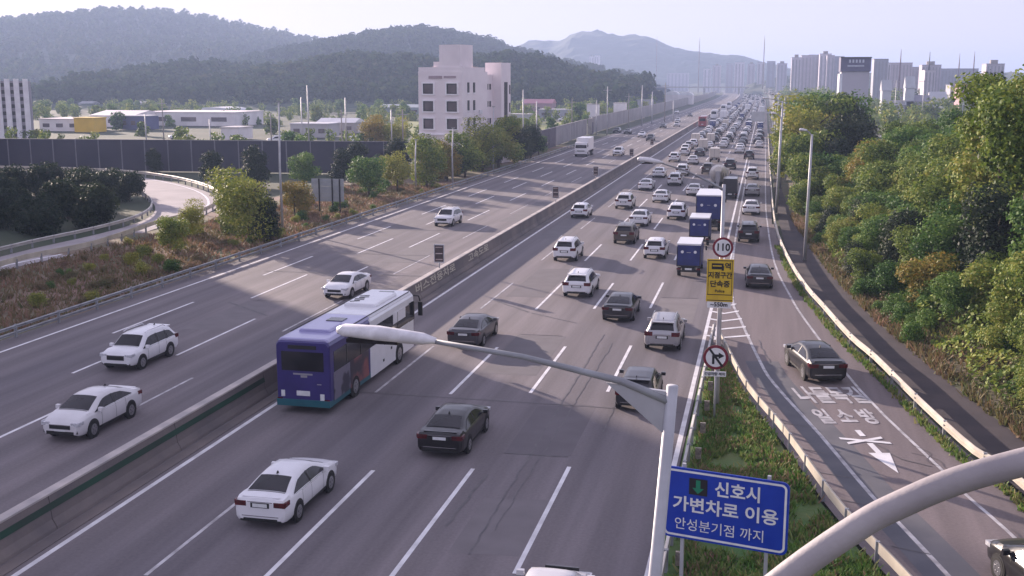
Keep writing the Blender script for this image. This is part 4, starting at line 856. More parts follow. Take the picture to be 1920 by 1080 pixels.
fm.build('distant_queue', [P_WHITE, P_SILVER, P_DARK, M_GLASS], kind='stuff', label='mass of cars packed where the highway fades into haze', cat='cars')

# ------------------------------------------------------------------ foliage
def crown_mesh(name, seed, blobs, n, leaf, m, fill=0.35):
    rg = np.random.default_rng(seed); B = np.array(blobs, float); vol = (B[:, 3]*B[:, 4]*B[:, 5])**.7; idx = rg.choice(len(B), n, p=vol/vol.sum()); b = B[idx]
    d = rg.normal(size=(n, 3)); d /= np.linalg.norm(d, axis=1)[:, None]
    lump = 1+.16*np.sin(d[:, 0]*7+seed)*np.sin(d[:, 1]*6+2)+.10*np.sin(d[:, 2]*11+b[:, 0]*3)
    rad = (fill+(1-fill)*rg.random(n)**.42)*lump; c = b[:, :3]+d*b[:, 3:6]*rad[:, None]
    keep = c[:, 2] > .1; c = c[keep]; d = d[keep]; n = len(c)
    nrm = d*.9+rg.normal(size=(n, 3))*.55+np.array([0, 0, .35]); nrm /= np.linalg.norm(nrm, axis=1)[:, None]
    t = np.cross(nrm, rg.normal(size=(n, 3))); t /= np.linalg.norm(t, axis=1)[:, None]; s = np.cross(nrm, t)
    sz = leaf*(.55+.9*rg.random(n))[:, None]; a = t*sz; e = s*sz*.62
    V = np.empty((n, 4, 3)); V[:, 0] = c-a; V[:, 1] = c+e+nrm*sz*.18; V[:, 2] = c+a; V[:, 3] = c-e+nrm*sz*.18
    return fast_mesh(name, V.reshape(-1, 3), np.arange(n*4).reshape(-1, 4), m)
def blobs_tree(seed, h, w, low=.25, k=11):
    r = random.Random(seed); out = []
    for i in range(k):
        a = r.uniform(0, 6.28); z = h*r.uniform(low+.1, .88); rr = w*.5*r.uniform(.15, .72)*(1.15-abs(z/h-.55)); s = w*r.uniform(.16, .30)
        out.append((math.cos(a)*rr, math.sin(a)*rr, z, s, s*r.uniform(.8, 1.1), s*r.uniform(.65, .95)))
    out.append((0, 0, h*.55, w*.30, w*.30, h*.30)); return out
def trunk_mesh(seed, h, w):
    r = random.Random(seed); mb = MB(); lean = r.uniform(-.3, .3)
    mb.tube([(0, 0, -.3), (lean*.4, .05, h*.3), (lean, -.05, h*.62), (lean*1.3, 0, h*.8)], [h*.028, h*.021, h*.013, h*.005], 8)
    for i in range(5):
        a = r.uniform(0, 6.28); z = h*r.uniform(.28, .6); l_ = w*r.uniform(.25, .42)
        mb.tube([(lean*z/h, 0, z), (math.cos(a)*l_*.5, math.sin(a)*l_*.5, z+l_*.45), (math.cos(a)*l_, math.sin(a)*l_, z+l_*.7)], [h*.012, h*.008, h*.003], 6)
    return mb.mesh('trunk', M_TRUNK)
TREES = {}
def tree_kinds(key, m, n=3, h=6.0, w=5.6, leaves=9500, leaf=.115, low=.15):
    TREES[key] = [(crown_mesh('crown', hash(key) % 97+i*13+1 if False else sum(map(ord, key))+i*13, blobs_tree(sum(map(ord, key))+i, h, w, low), leaves, leaf, m), trunk_mesh(i+5, h, w)) for i in range(n)]
tree_kinds('olive', L_OLIVE, 4); tree_kinds('autumn', L_AUTUMN, 3); tree_kinds('green', L_GREEN, 3); tree_kinds('dark', L_DARK, 3, leaves=8000)
tree_kinds('yellow', L_YELLOW, 2, leaves=7000, leaf=.10); tree_kinds('bush', L_GREEN, 2, 2.0, 3.0, 2600, .085, 0.0); tree_kinds('drybush', L_DRY, 2, 1.4, 2.6, 1500, .08, 0.0); tree_kinds('darkbush', L_DARK, 2, 2.4, 4.0, 5200, .10, 0.0); tree_kinds('yellowbush', L_YELLOW, 2, 2.2, 3.0, 2600, .085, 0.0)
tree_kinds('fargreen', L_GREEN, 2, 6, 6, 900, .42, 0.0); tree_kinds('farolive', L_OLIVE, 2, 6, 6, 900, .42, 0.0)
def tree(key, x, y, z, s, label, group=None, sz=1.0, seed=None, cat='tree', name=None):
    k = seed if seed is not None else random.randrange(100); cr, tr = TREES[key][k % len(TREES[key])]
    t = thing(name or ('shrub' if 'bush' in key else 'leafy_tree'), label, cat, (x, y, z), random.uniform(0, 6.28), group); t.scale = (s, s, s*sz)
    link('crown', cr, t); link('trunk', tr, t); return t

rt = random.Random(5)
def slope_z(x, y): return emb_z(x-interp(DARKR, y), y)*efade(y)
# the wood on the embankment: rows climbing away from the path
tk = {'olive': 'olive green', 'autumn': 'rust and yellow', 'green': 'fresh green', 'dark': 'dark green'}
y = 22.0
placed = []
ORD = lambda n: f"{n}{'th' if 10 < n % 100 < 14 else {1: 'st', 2: 'nd', 3: 'rd'}.get(n % 10, 'th')}"
for row, (d0, sc0) in enumerate(((3.2, .50), (5.6, .78), (8.6, 1.0), (12.5, 1.16), (17, 1.26), (23, 1.32))):
    y = 24+row*1.5; n_ = 0
    while y < (138 if row < 5 else 132):
        d = d0*(.75 if y > 70 else 1)+rt.uniform(-1.0, 1.0); X = interp(DARKR, y)+d
        key = rt.choices(['olive', 'autumn', 'green', 'dark'], [52, 5, 38, 5])[0]; s = sc0*rt.uniform(.82, 1.15)
        if y > 84 and d > 6: s *= .86
        if row < 1 and rt.random() < .25: y += 2; continue
        place = ('lowest row', 'second row', 'third row', 'fourth row', 'fifth row', 'top row')[row]; n_ += 1
        tree(key, X, y, slope_z(X, y)-.5, s, f'{tk[key]} tree in the {place} of the right wood, {ORD(n_)} from the camera', 'trees of the wood on the right embankment', .92)
        y += rt.uniform(3.2, 4.6)*(.72+.35*s)
# low plants at the foot of the slope
for i in range(90):
    yb = rt.uniform(28, 125); d = rt.uniform(.5, 4.5); X = interp(DARKR, yb)+d
    key = rt.choice(['bush', 'drybush', 'yellowbush', 'bush', 'drybush']); tree(key, X, yb, slope_z(X, yb)-.1, rt.uniform(.35, .7), f'low {"green" if key == "bush" else "reddish dry" if key == "drybush" else "yellow green"} shrub at the foot of the wooded slope', 'shrubs at the foot of the right slope', cat='shrub')
# the tall trees at upper right and beside the lane
for (u, v, Y, s, key, w) in ((1893, 128, 64, .92, 'olive', 'tall olive tree rising above the wood at the upper right edge'), (1868, 150, 74, .85, 'dark', 'dark tree just behind the tall olive tree at the upper right edge'), (1945, 135, 60, 1.0, 'olive', 'tall olive tree cut by the right edge of the picture')):
    x, zt = yp(u, v, Y); tree(key, x, Y, zt-6.0*s*1.0, s, w)
for (u, vt, Y, s, key, w) in ((1526, 184, 150, 1.45, 'yellow', 'big rounded yellowing tree closest to the lamp posts on the right'), (1550, 172, 158, 1.5, 'olive', 'big olive tree right of the yellowing one'), (1535, 166, 172, 1.5, 'green', 'tall green tree behind the yellowing ones'), (1580, 168, 165, 1.6, 'green', 'tall bright green tree on top of the clump'), (1602, 185, 160, 1.5, 'dark', 'dark tree on the right side of the clump'), (1612, 215, 148, 1.3, 'dark', 'lower dark tree at the right end of the clump'), (1570, 225, 142, 1.35, 'dark', 'dark tree in the shaded middle of the clump'), (1515, 240, 140, 1.1, 'olive', 'olive tree under the yellowing one beside the lamp posts'), (1520, 300, 126, 1.0, 'olive', 'olive tree at the foot of the clump beside the path'), (1590, 262, 136, 1.15, 'dark', 'dark tree low in the shaded front of the clump'), (1535, 285, 128, 1.1, 'green', 'green tree in front of the dark clump'), (1512, 195, 178, 1.3, 'autumn', 'yellow brown tree peeping from behind the lamp posts'), (1506, 335, 122, 1, 'olive', 'lowest small olive tree beside the narrow end of the path')):
    x, zt = yp(u, vt, Y); z0 = min(slope_z(x, Y)-.2, zt-6*s*.9) if zt-6*s*.9 < 3 else slope_z(x, Y)-.2
    s2_ = (zt-slope_z(x, Y)+.3)/(6*.93); tree(key, x, Y, slope_z(x, Y)-.3, min(max(s2_, .5), 2.1)*.98, w, 'clump of tall trees beyond the wood', .98)
for i in range(26):
    Y = rt.uniform(190, 520); X = rt.uniform(5, 14)+cx(Y); tree(rt.choice(['fargreen', 'farolive']), X, Y, -.2, rt.uniform(.8, 1.35), 'distant tree lining the right edge of the highway', 'distant trees along the right edge')

# loop infield, verge plants, trees by the white building (left)
for i in range(105):
    X = rt.uniform(-112, -63); Y = rt.uniform(74, 140)
    if X > np.interp(Y, [p[1] for p in LOOP_I[1:8]], [p[0] for p in LOOP_I[1:8]])-2.6: continue
    tree('darkbush', X, Y, -.1, rt.uniform(.95, 1.4), 'dark shrub massed inside the loop ramp, ' + ('near' if Y < 95 else 'middle' if Y < 115 else 'far') + ' part, ' + ('right side' if X > -80 else 'left side'), 'dark shrubs inside the loop ramp', 1.15, cat='shrub')
VP_ = [(470, 455, 1.15, 'yellow', 'yellow green tree beside the verge pole'), (500, 452, .75, 'dark', 'round dark tree in front of the yellow green one'), (445, 430, 1.0, 'yellow', 'leafy yellow tree left of the verge pole'), (553, 408, .7, 'autumn', 'reddish tree left of the grey board'), (480, 350, 1.0, 'dark', 'dark tree behind the yellow green ones'), (570, 350, .8, 'green', 'green tree behind the grey board'),
       (692, 372, .95, 'green', 'round green tree right of the grey board'), (745, 362, .95, 'yellow', 'pale leaved tree left of the brown trees'), (800, 352, 1.15, 'olive', 'olive tree below the white building, leftmost'), (838, 340, 1.05, 'autumn', 'brown tree below the white building'), (872, 332, 1.2, 'olive', 'olive tree below the white building, right of the brown one'),
       (905, 322, 1.45, 'yellow', 'tall yellow topped tree in front of the white building'), (935, 314, 1.5, 'olive', 'tall olive tree at the right corner of the white building'), (965, 304, 1.25, 'dark', 'dark tree right of the white building'), (995, 297, 1.0, 'dark', 'small dark tree by the start of the noise wall'), (640, 345, .8, 'dark', 'dark tree behind the grey board, right'), (700, 318, .9, 'dark', 'dark tree in front of the blue noise wall'), (660, 330, .9, 'dark', 'broad dark tree before the blue noise wall'), (740, 330, 1.0, 'dark', 'dark tree by the right end of the blue noise wall'),
       (355, 445, .6, 'yellow', 'small yellow tree by the loop ramp end'), (330, 470, .55, 'olive', 'small olive tree below the loop ramp'), (290, 325, .7, 'dark', 'small tree behind the far side of the loop'), (400, 345, .8, 'dark', 'dark tree right of the loop ramp'), (1010, 290, .7, 'green', 'shrubby green tree against the purple wall')]
for (u, v, s, key, w) in VP_:
    x, y = gp(u, v); tree(key, x, y, -.15, s, w)
for i in range(26):
    u = rt.uniform(860, 1015); Y = rt.uniform(160, 240); X = -45.5-rt.random()*3; tree('dark', X, Y, -.2, rt.uniform(.55, .9), 'dark tree in the hedge between the white building and the highway', 'dark hedge trees beside the left carriageway')
for i in range(150):
    Y = rt.uniform(58, 150); X = rt.uniform(-56, -42.4)
    if X < -55 and Y < 110: continue
    key = rt.choice(['drybush', 'drybush', 'bush', 'yellowbush', 'drybush']); tree(key, X, Y, -.05, rt.uniform(.25, .55), f'low {"reddish dry" if key == "drybush" else "green" if key == "bush" else "yellow green"} plant on the left verge', 'low plants on the left verge', cat='shrub')

# grass (nobody could count it)
def tuft_mesh(name, pts, hgt, m, per=6):
    rg = np.random.default_rng(3); n = len(pts)*per; P = np.repeat(np.array(pts, float), per, 0); P[:, :2] += rg.normal(size=(n, 2))*.09
    a = rg.uniform(0, 6.28, n); h = hgt*(.5+rg.random(n)); w = .035+.03*rg.random(n); l = rg.normal(size=(n, 2))*.45*h[:, None]
    dx, dy = np.cos(a)*w, np.sin(a)*w; V = np.empty((n, 4, 3)); z = P[:, 2]
    V[:, 0] = np.stack([P[:, 0]-dx, P[:, 1]-dy, z], 1); V[:, 1] = np.stack([P[:, 0]+dx, P[:, 1]+dy, z], 1)
    V[:, 2] = np.stack([P[:, 0]+dx*.3+l[:, 0], P[:, 1]+dy*.3+l[:, 1], z+h], 1); V[:, 3] = np.stack([P[:, 0]-dx*.3+l[:, 0], P[:, 1]-dy*.3+l[:, 1], z+h], 1)
    return fast_mesh(name, V.reshape(-1, 3), np.arange(n*4).reshape(-1, 4), m)
pts = []
while len(pts) < 5200:
    Y = rt.uniform(22, 60.5); b = interp(GOREG, Y)-.25; X = rt.uniform(-2.0, b) if b > -1.9 else None
    if X is not None and mnoise.noise((X*.8, Y*.5, 0)) > -.28: pts.append((X, Y, .06))
link('gore_grass', tuft_mesh('gore_grass', pts, .20, L_GRASS, 7), label='green grass growing in the gore between the two guardrails', cat='grass', kind='stuff')
dp = [p for p in pts if rt.random() < .16]
link('gore_dry_grass', tuft_mesh('gore_dry_grass', dp, .24, L_DRY, 5), label='dry stalks mixed into the grass of the gore', cat='grass', kind='stuff')
pts = [(rt.uniform(-56, -41.8), rt.uniform(46, 150), .0) for i in range(9000)]
link('verge_grass', tuft_mesh('verge_grass', pts, .30, L_DRY, 4), label='dry reddish grass and weeds on the left verge', cat='grass', kind='stuff')
pts = []
for i in range(2600):
    Y = rt.uniform(26, 125); d = rt.random()**1.4*3.5; X = interp(DARKR, Y)+d; pts.append((X, Y, slope_z(X, Y)-.02))
link('slope_undergrowth', tuft_mesh('slope_undergrowth', pts, .34, L_DRY, 6), label='reddish dry undergrowth on the slope below the wood', cat='undergrowth', kind='stuff')
def blanket(name, n, d0, d1, y0, y1, m, leaf, seed, hmax):
    rg = np.random.default_rng(seed); C = []
    while len(C) < n:
        Y = rt.uniform(y0, y1); d = rt.uniform(d0, d1)+.8*mnoise.noise((Y*.25, 0, seed)); X = interp(DARKR, Y)+d
        hh = hmax*max(0, .55+mnoise.noise((X*.35, Y*.35, seed)))*min(1, (d-d0+1)/3); C.append((X, Y, slope_z(X, Y)+hh*rt.uniform(.5, 1)))
    c = np.array(C); nrm = rg.normal(size=(n, 3))*.6+np.array([-.45, .1, .75]); nrm /= np.linalg.norm(nrm, axis=1)[:, None]
    t_ = np.cross(nrm, rg.normal(size=(n, 3))); t_ /= np.linalg.norm(t_, axis=1)[:, None]; q = np.cross(nrm, t_); sz = leaf*(.5+rg.random(n))[:, None]
    V = np.empty((n, 4, 3)); V[:, 0] = c-t_*sz; V[:, 1] = c+q*sz*.6; V[:, 2] = c+t_*sz; V[:, 3] = c-q*sz*.6
    return fast_mesh(name, V.reshape(-1, 3), np.arange(n*4).reshape(-1, 4), m)
link('creepers', blanket('creepers', 140000, 1.0, 26, 24, 130, L_OLIVE, .13, 4, 1.7), label='tangle of olive creepers and saplings covering the ground of the right wood', cat='undergrowth', kind='stuff')
pts = []
for i in range(900):
    Y = rt.uniform(22, 100); X = interp(RGUARD, Y)-rt.uniform(.1, .35); pts.append((X, Y, .01))
link('kerb_weeds', tuft_mesh('kerb_weeds', pts, .16, L_GRASS, 6), label='weeds along the foot of the right guardrail', cat='weeds', kind='stuff')

# ------------------------------------------------------------------ noise walls, grey board, left buildings
M_WALLB = mat('blue grey noise panel', (.042, .040, .066), (.060, .055, .080), .7, scale=.15, detail=5); M_WALLP = mat('pale noise panel', (.36, .33, .34), (.28, .26, .27), .75, scale=.2, detail=6)
M_WALLV = mat('violet noise panel', (.09, .075, .10), (.12, .10, .13), .7, scale=.3); M_POST = mat('wall post', (.16, .15, .18), None, .6, scale=2)
def noise_wall(p0, p1, h, label, m, pw=4.0, indiv=True, t=.16, pm=M_POST):
    a, b = Vector(p0), Vector(p1); L = (b-a).length; d = (b-a)/L; ang = math.atan2(d.y, d.x); n_ = int(L/pw)
    th = thing('noise_wall', label, 'noise wall', (a.x, a.y, 0), ang)
    pme = MB().box((pw/2, 0, h/2), (pw-.16, t, h)).box((pw/2, 0, h*.33), (pw-.17, t+.04, .06)).box((pw/2, 0, h*.66), (pw-.17, t+.04, .06)).mesh('wall_panel', m); post = MB().box((0, 0, h/2+.05), (.2, t+.12, h+.1)).mesh('wall_post', pm)
    for i in range(n_): link('wall_panel', pme, th, (i*pw, 0, 0)); link('wall_post', post, th, (i*pw, 0, 0))
    MB().box((n_*pw/2, 0, h+.06), (n_*pw, t+.2, .1)).build('wall_coping', pm, th); return th
noise_wall((-178, 158), (-54, 168), 5.0, 'long dark blue grey noise wall across the left middle distance', M_WALLB, 4.0, pm=mat('pale post', (.20, .19, .22), None, .6, scale=2))
noise_wall((-45.2, 206), (-46.0, 250), 4.2, 'short violet noise wall right of the dark trees', M_WALLV, 4.0)
noise_wall((-46.3, 252), (-47.6, 306), 4.2, 'pale panelled noise wall beside the white box truck', M_WALLP, 3.0, pm=M_WALLP)
fw_ = thing('far_noise_wall', 'long pale noise wall running along the far left edge of the highway', 'noise wall', (0, 0, 0))
for i in range(16): y0 = 318+i*9; MB().box((-47.8, y0+4.4, 2.3), (.2, 8.8, 4.6)).build('wall_panel', M_WALLP, fw_)
fl_ = MB()
for y0 in range(462, 1300, 20): fl_.box((-48.3+cx(y0+10), y0+10, 2.3), (.25, 20.4, 4.6), 0, math.atan(4.8e-5*max(0, y0-790)))
fl_.build('far_wall_panels', M_WALLP, fw_, kind='stuff')
gt = thing('wall_gate_box', 'grey boxy cabinet and gate in the gap of the noise wall', 'cabinet', (-47.2, 311, 0)); MB().box((0, 0, 2.2), (1.2, 4.2, 4.4)).build('cabinet_body', M_CONC2, gt); MB().box((.62, -.4, 1.7), (.04, 2.2, 3.2)).build('cabinet_door', M_WALLV, gt)
gb = thing('grey_board', 'large grey signboard seen from behind on dark posts on the left verge', 'signboard', (-46.6, 114.8, 0), R(3))
for i in range(6): MB().box((0, 0, 1.55+i*.42), (3.7, .06, .40)).build('board_plank', mat('grey board', (.34, .36, .39), (.28, .30, .33), .6, scale=1), gb)
for x in (-.95, .55, 1.4): MB().box((x, -.08, 1.9), (.13, .12, 3.9)).build('board_post', M_TRIM, gb)

# white building
wb = thing('white_building', 'white four storey building with square framed windows and roof blocks left of the highway', 'building', (-49.6, 183.0, 0), R(-13))
M_WB = mat('pinkish white render', (.86, .78, .79), (.78, .70, .72), .8, scale=.3, detail=6); M_WB2 = mat('window surround', (.95, .91, .94), None, .7, scale=1); M_WIN = mat('brown window glass', (.10, .075, .08), (.14, .11, .12), .25, scale=.6); M_WFR = mat('dark window frame', (.035, .03, .032), None, .5, scale=2)
FWD, SID, HT = 8.6, 16.5, 16.1
MB().box((-FWD/2, SID*.28, HT/2), (FWD, SID*.56, HT)).build('front_block', M_WB, wb)
MB().box((-FWD/2-.7, SID*.78-.01, HT/2-.25), (FWD, SID*.44, HT-.5)).build('rear_block', M_WB, wb)
MB().box((-.6, SID-1.9, HT/2+.8), (3.2, 3.8, HT+1.6)).build('stair_tower', M_WB, wb)
MB().box((-2.6, 2.6, HT+2.2), (4.0, 4.6, 4.4)).build('roof_block', M_WB, wb)
MB().box((-5.2, 2.2, HT+.8), (1.4, 3.2, 1.6)).build('roof_block', M_WB, wb)
MB().box((-FWD/2, .25, HT+.35), (FWD, .25, .7)).box((-.13, 4.2, HT+.35), (.25, 8, .7)).build('parapet', M_WB, wb)
MB().box((-FWD/2, -.1, 5.5), (FWD+.2, .3, .25)).build('ledge', M_WB2, wb)
MB().tube([(-5.2, 2.2, HT+1.6), (-5.2, 2.2, HT+3.8)], .06).box((-5.2, 2.2, HT+3.2), (.6, .1, .8)).build('roof_aerial', M_POLE, wb)
MB().box((-5.2, -.06, HT-1.0), (2.6, .1, .5)).box((-2.4, -.06, HT-.95), (2.3, .1, .35)).build('faded_sign', mat('faded sign', (.42, .33, .36), None, .8, scale=2), wb)
wf = MB(); w_, h_ = 2.2, 1.95
for z in (h_/2, -h_/2): wf.box((0, 0, z), (w_+.3, .22, .22))
for x in (w_/2, -w_/2): wf.box((x, 0, 0), (.22, .22, h_))
wfm = wf.mesh('frame', M_WB2); wpm = MB().box((0, .06, 0), (w_-.1, .08, h_-.1)).mesh('pane', M_WIN); wdk = MB()
for z in (h_/2-.2, -h_/2+.2): wdk.box((0, -.005, z), (w_-.2, .12, .2))
for x in (w_/2-.2, -w_/2+.2, ): wdk.box((x, -.006, 0), (.2, .12, h_-.22))
wdm = wdk.mesh('window_frame', M_WFR)
for z in (13.2, 10.25, 7.3):
    for x in (-6.6, -2.0):
        w = link('window', wfm, wb, (x, -.1, z)); link('pane', wpm, w); link('window_frame', wdm, w)
sm = MB().box((0, 0, 0), (.14, .62, 1.7)).mesh('window', M_WFR); sl = MB().box((.02, 0, -.95), (.16, .8, .18)).mesh('sill', M_WB2)
for z in (13.4, 10.4, 7.4):
    for y in (2.0, 4.1): w = link('window', sm, wb, (.02, y, z)); link('sill', sl, w)
sm2 = MB().box((0, 0, 0), (.14, .5, 1.0)).mesh('window', M_WFR)
for z in (13.5, 10.5, 7.5):
    for y in (9.6, 10.6, 11.6): link('window', sm2, wb, (-.70, y, z))
MB().box((1.02, SID-2.0, 11.0), (.12, 1.2, 6.6)).box((1.02, SID-.4, 13), (.1, .35, 1.6)).box((1.02, SID-.4, 9.8), (.1, .35, 1.6)).build('window_strip', M_WFR, wb)
MB().tube([(.1, 12.9, 0), (.1, 12.9, HT+.2)], .12).build('downpipe', M_WB2, wb)

for (x, y, z, a, b, c) in ((-7.6, 4.5, HT+.45, 1.1, .9, .9), (-6.4, 5.2, HT+.4, 1.0, .8, .8), (-1.2, 6.6, HT-.0+.4, 1.0, 1.0, .8)): MB().box((x, y, z), (a, b, c)).box((x, y-b/2-.01, z), (a*.6, .03, c*.6)).build('roof_machine', M_CONC2, wb)
for z in (9.2, 6.2): MB().box((.14, 6.3, z), (.3, .9, .7)).box((.30, 6.3, z), (.03, .6, .45)).build('air_conditioner', M_LAMP, wb)
MB().box((.05, 1.2, 4.4), (.12, 2.2, .12)).box((.05, 1.2, 3.8), (.12, 2.2, .12)).build('side_railing', M_POST, wb)
# striped apartment at the left edge
ap = thing('striped_apartment', 'white building with four pale vertical fins at the left edge above the noise wall', 'building', (-184, 246, 0), R(32))
MB().box((0, 4, 7.3), (10, 8, 14.6)).build('wall', mat('apartment wall', (.30, .28, .33), None, .8, scale=.4), ap)
for i in range(5): MB().box((-4.1+i*2.1, -.3, 7.5), (1.25, .7, 15.2)).build('fin', mat('white fin', (.78, .77, .82), (.66, .64, .70), .6, scale=.6), ap)
for i in range(4):
    for j in range(8): MB().box((-3.05+i*2.1, -.02, 1.4+j*1.75), (.75, .06, .9)).build('window', M_WFR, ap)
# tall unseen blocks added outside the left edge to cast shade over the near lanes
for (x, y, l, d, h, w) in ((-150, 128, 62, 14, 40, 'long unseen building slab added left of the view to cast shade'), (-176, 92, 60, 14, 36, 'second unseen building slab added farther left to cast shade')):
    t = thing('shade_slab', w, 'building', (x, y, 0), math.atan2(.76, .65)); MB().box((0, 0, h/2), (l, d, h)).build('wall', mat('slab wall', (.5, .47, .48), None, .8, scale=.3), t)
    wn_ = MB()
    for j in range(12):
        for i in range(15): wn_.box((-l/2+2.5+i*(l-5)/14, -d/2-.01, 2.2+j*2.9), (1.8, .08, 1.4))
    wn_.build('windows', M_WIN, t, kind='stuff')

# small buildings and greenhouses in the left middle distance
rb = random.Random(21)
def house(u0, u1, vt, vb, col, label, roof=None, dep=8, kind_='hip', Y=None, nm='house', cat='building', wins=0, grp=None):
    if Y is None: x0, Y0 = gp(u0, vb); x1, Y1 = gp(u1, vb); Y = (Y0+Y1)/2
    x0, _ = yp(u0, vb, Y); x1, _ = yp(u1, vb, Y); _, zt = yp((u0+u1)/2, vt, Y); w = x1-x0; zt = max(zt, 1.5)
    t = thing(nm, label, cat, ((x0+x1)/2, Y, 0), math.atan2(0, 1), grp)
    cm = mat('wall %.2f %.2f %.2f' % col, col, None, .8, scale=.3); hh = zt*(.72 if kind_ in ('gable', 'arch') else 1)
    MB().box((0, dep/2, hh/2), (w, dep, hh)).build('wall', cm, t)
    rc = roof or tuple(c*.7 for c in col); rmx = mat('roof %.2f %.2f %.2f' % rc, rc, None, .7, scale=.3)
    if kind_ == 'gable': MB().add([(-w/2-.3, -.3, hh), (w/2+.3, -.3, hh), (w/2+.3, dep+.3, hh), (-w/2-.3, dep+.3, hh), (-w/2-.3, dep/2, zt), (w/2+.3, dep/2, zt)], [(0, 1, 5, 4), (3, 4, 5, 2), (0, 4, 3), (1, 2, 5), (0, 3, 2, 1)]).build('roof', rmx, t)
    elif kind_ == 'arch':
        n_ = 8; a = [(w/2*math.cos(math.pi*k/n_), hh+(zt-hh)*math.sin(math.pi*k/n_)) for k in range(n_+1)]; vs2 = [(x, y_, z) for y_ in (-.2, dep+.2) for x, z in a]; m_ = n_+1
        MB().add(vs2, [(k, k+1, m_+k+1, m_+k) for k in range(n_)]+[tuple(range(m_)), tuple(range(m_, 2*m_))[::-1]]).build('roof', rmx, t)
    else: MB().box((0, dep/2, hh+.12), (w+.4, dep+.4, .25)).build('roof', rmx, t)
    for i in range(wins):
        MB().box((-w/2+w*(i+.5)/wins, -.03, hh*.5), (w/wins*.5, .08, hh*.32)).build('window', M_WIN, t)
    return t
WH = (.84, .79, .80); GR = (.42, .42, .45)
for a in ((75, 150, 224, 246, WH, 'white shed left of the yellow box', (.7, .62, .62), 14, 'flat'), (170, 250, 208, 238, WH, 'long white warehouse behind the yellow box', (.92, .84, .83), 20, 'gable'), (270, 440, 211, 236, WH, 'long low white warehouse, longest of the row', (.92, .84, .83), 22, 'flat'),
          (365, 432, 201, 222, GR, 'arched white hall at the right end of the warehouse row', (.72, .72, .76), 16, 'arch'), (95, 122, 184, 200, WH, 'small white house on the hillside at left', (.6, .6, .62), 8, 'gable'), (148, 172, 190, 204, GR, 'small grey house on the hillside at left', None, 8, 'gable'), (250, 270, 190, 204, WH, 'pale hut below the hill above the warehouses', None, 8, 'gable'),
          (225, 276, 218, 243, (.10, .11, .24), 'dark blue shed with white roof in front of the long warehouse', (.6, .6, .65), 7, 'flat'), (415, 448, 240, 262, WH, 'low white shed right of the warehouses', None, 8, 'flat'), (545, 615, 233, 258, (.50, .48, .50), 'open grey shelter with white beams', (.66, .65, .70), 8, 'flat'), (595, 665, 222, 250, (.46, .42, .42), 'white roofed works behind the poles', (.75, .73, .76), 8, 'gable'),
          (700, 790, 196, 215, (.28, .33, .33), 'green roofed hall left of the white building', (.36, .40, .42), 14, 'gable'), (955, 990, 215, 232, GR, 'grey shed right of the white building', (.5, .48, .5), 8, 'flat'), (980, 1035, 186, 214, (.42, .27, .30), 'house with a pink roof right of the white building', (.50, .24, .28), 10, 'gable'), (940, 972, 178, 196, GR, 'grey roofed house behind the pink one', (.42, .40, .43), 10, 'gable'),
          (1010, 1075, 206, 222, (.44, .44, .48), 'low grey hall beyond the yellow field', (.6, .6, .64), 9, 'flat'), (1100, 1120, 196, 222, WH, 'narrow white cabin by the far noise wall', None, 6, 'flat'), (1150, 1172, 194, 218, WH, 'white gateway hut by the far noise wall', None, 6, 'flat'), (1075, 1110, 178, 190, GR, 'grey house among the trees', None, 8, 'gable'), (1040, 1062, 176, 190, GR, 'small house among the trees', (.5, .5, .54), 8, 'gable'),
          (1246, 1272, 171, 196, WH, 'white canopy of the far filling station, left part', (.8, .8, .82), 16, 'arch'), (1272, 1298, 172, 196, WH, 'white canopy of the far filling station, right part', (.8, .8, .82), 16, 'arch'), (1195, 1222, 188, 206, GR, 'grey shed left of the filling station', None, 9, 'flat')):
    house(*a[:4], a[4], a[5], a[6], a[7], a[8], wins=3 if a[1]-a[0] > 50 else 0)
house(140, 178, 222, 248, (.78, .50, .03), 'bright yellow box building in front of the white warehouses', (.85, .6, .1), 6, 'flat')
x, y = gp(1075, 240); sheet('yellow_field', [(-110, 300), (-60, 300), (-58, 400), (-130, 400)], -.02, mat('yellow field', (.26, .27, .08), (.20, .22, .09), .9, scale=.1), kind='structure')
for i, (u, v) in enumerate(((1040, 222), (1058, 228), (660, 268), (520, 268), (335, 262))):
    x, y = gp(u, v); vehicle('suv', P_WHITE, x, y, R(80+i*13), ('white parked car on the yellow field, left one', 'white parked car on the yellow field, right one', 'white car on the road behind the blue wall, at right', 'white car on the road behind the blue wall, in the middle', 'white car on the road behind the blue wall, at left')[i], 'parked cars left of the highway', False)
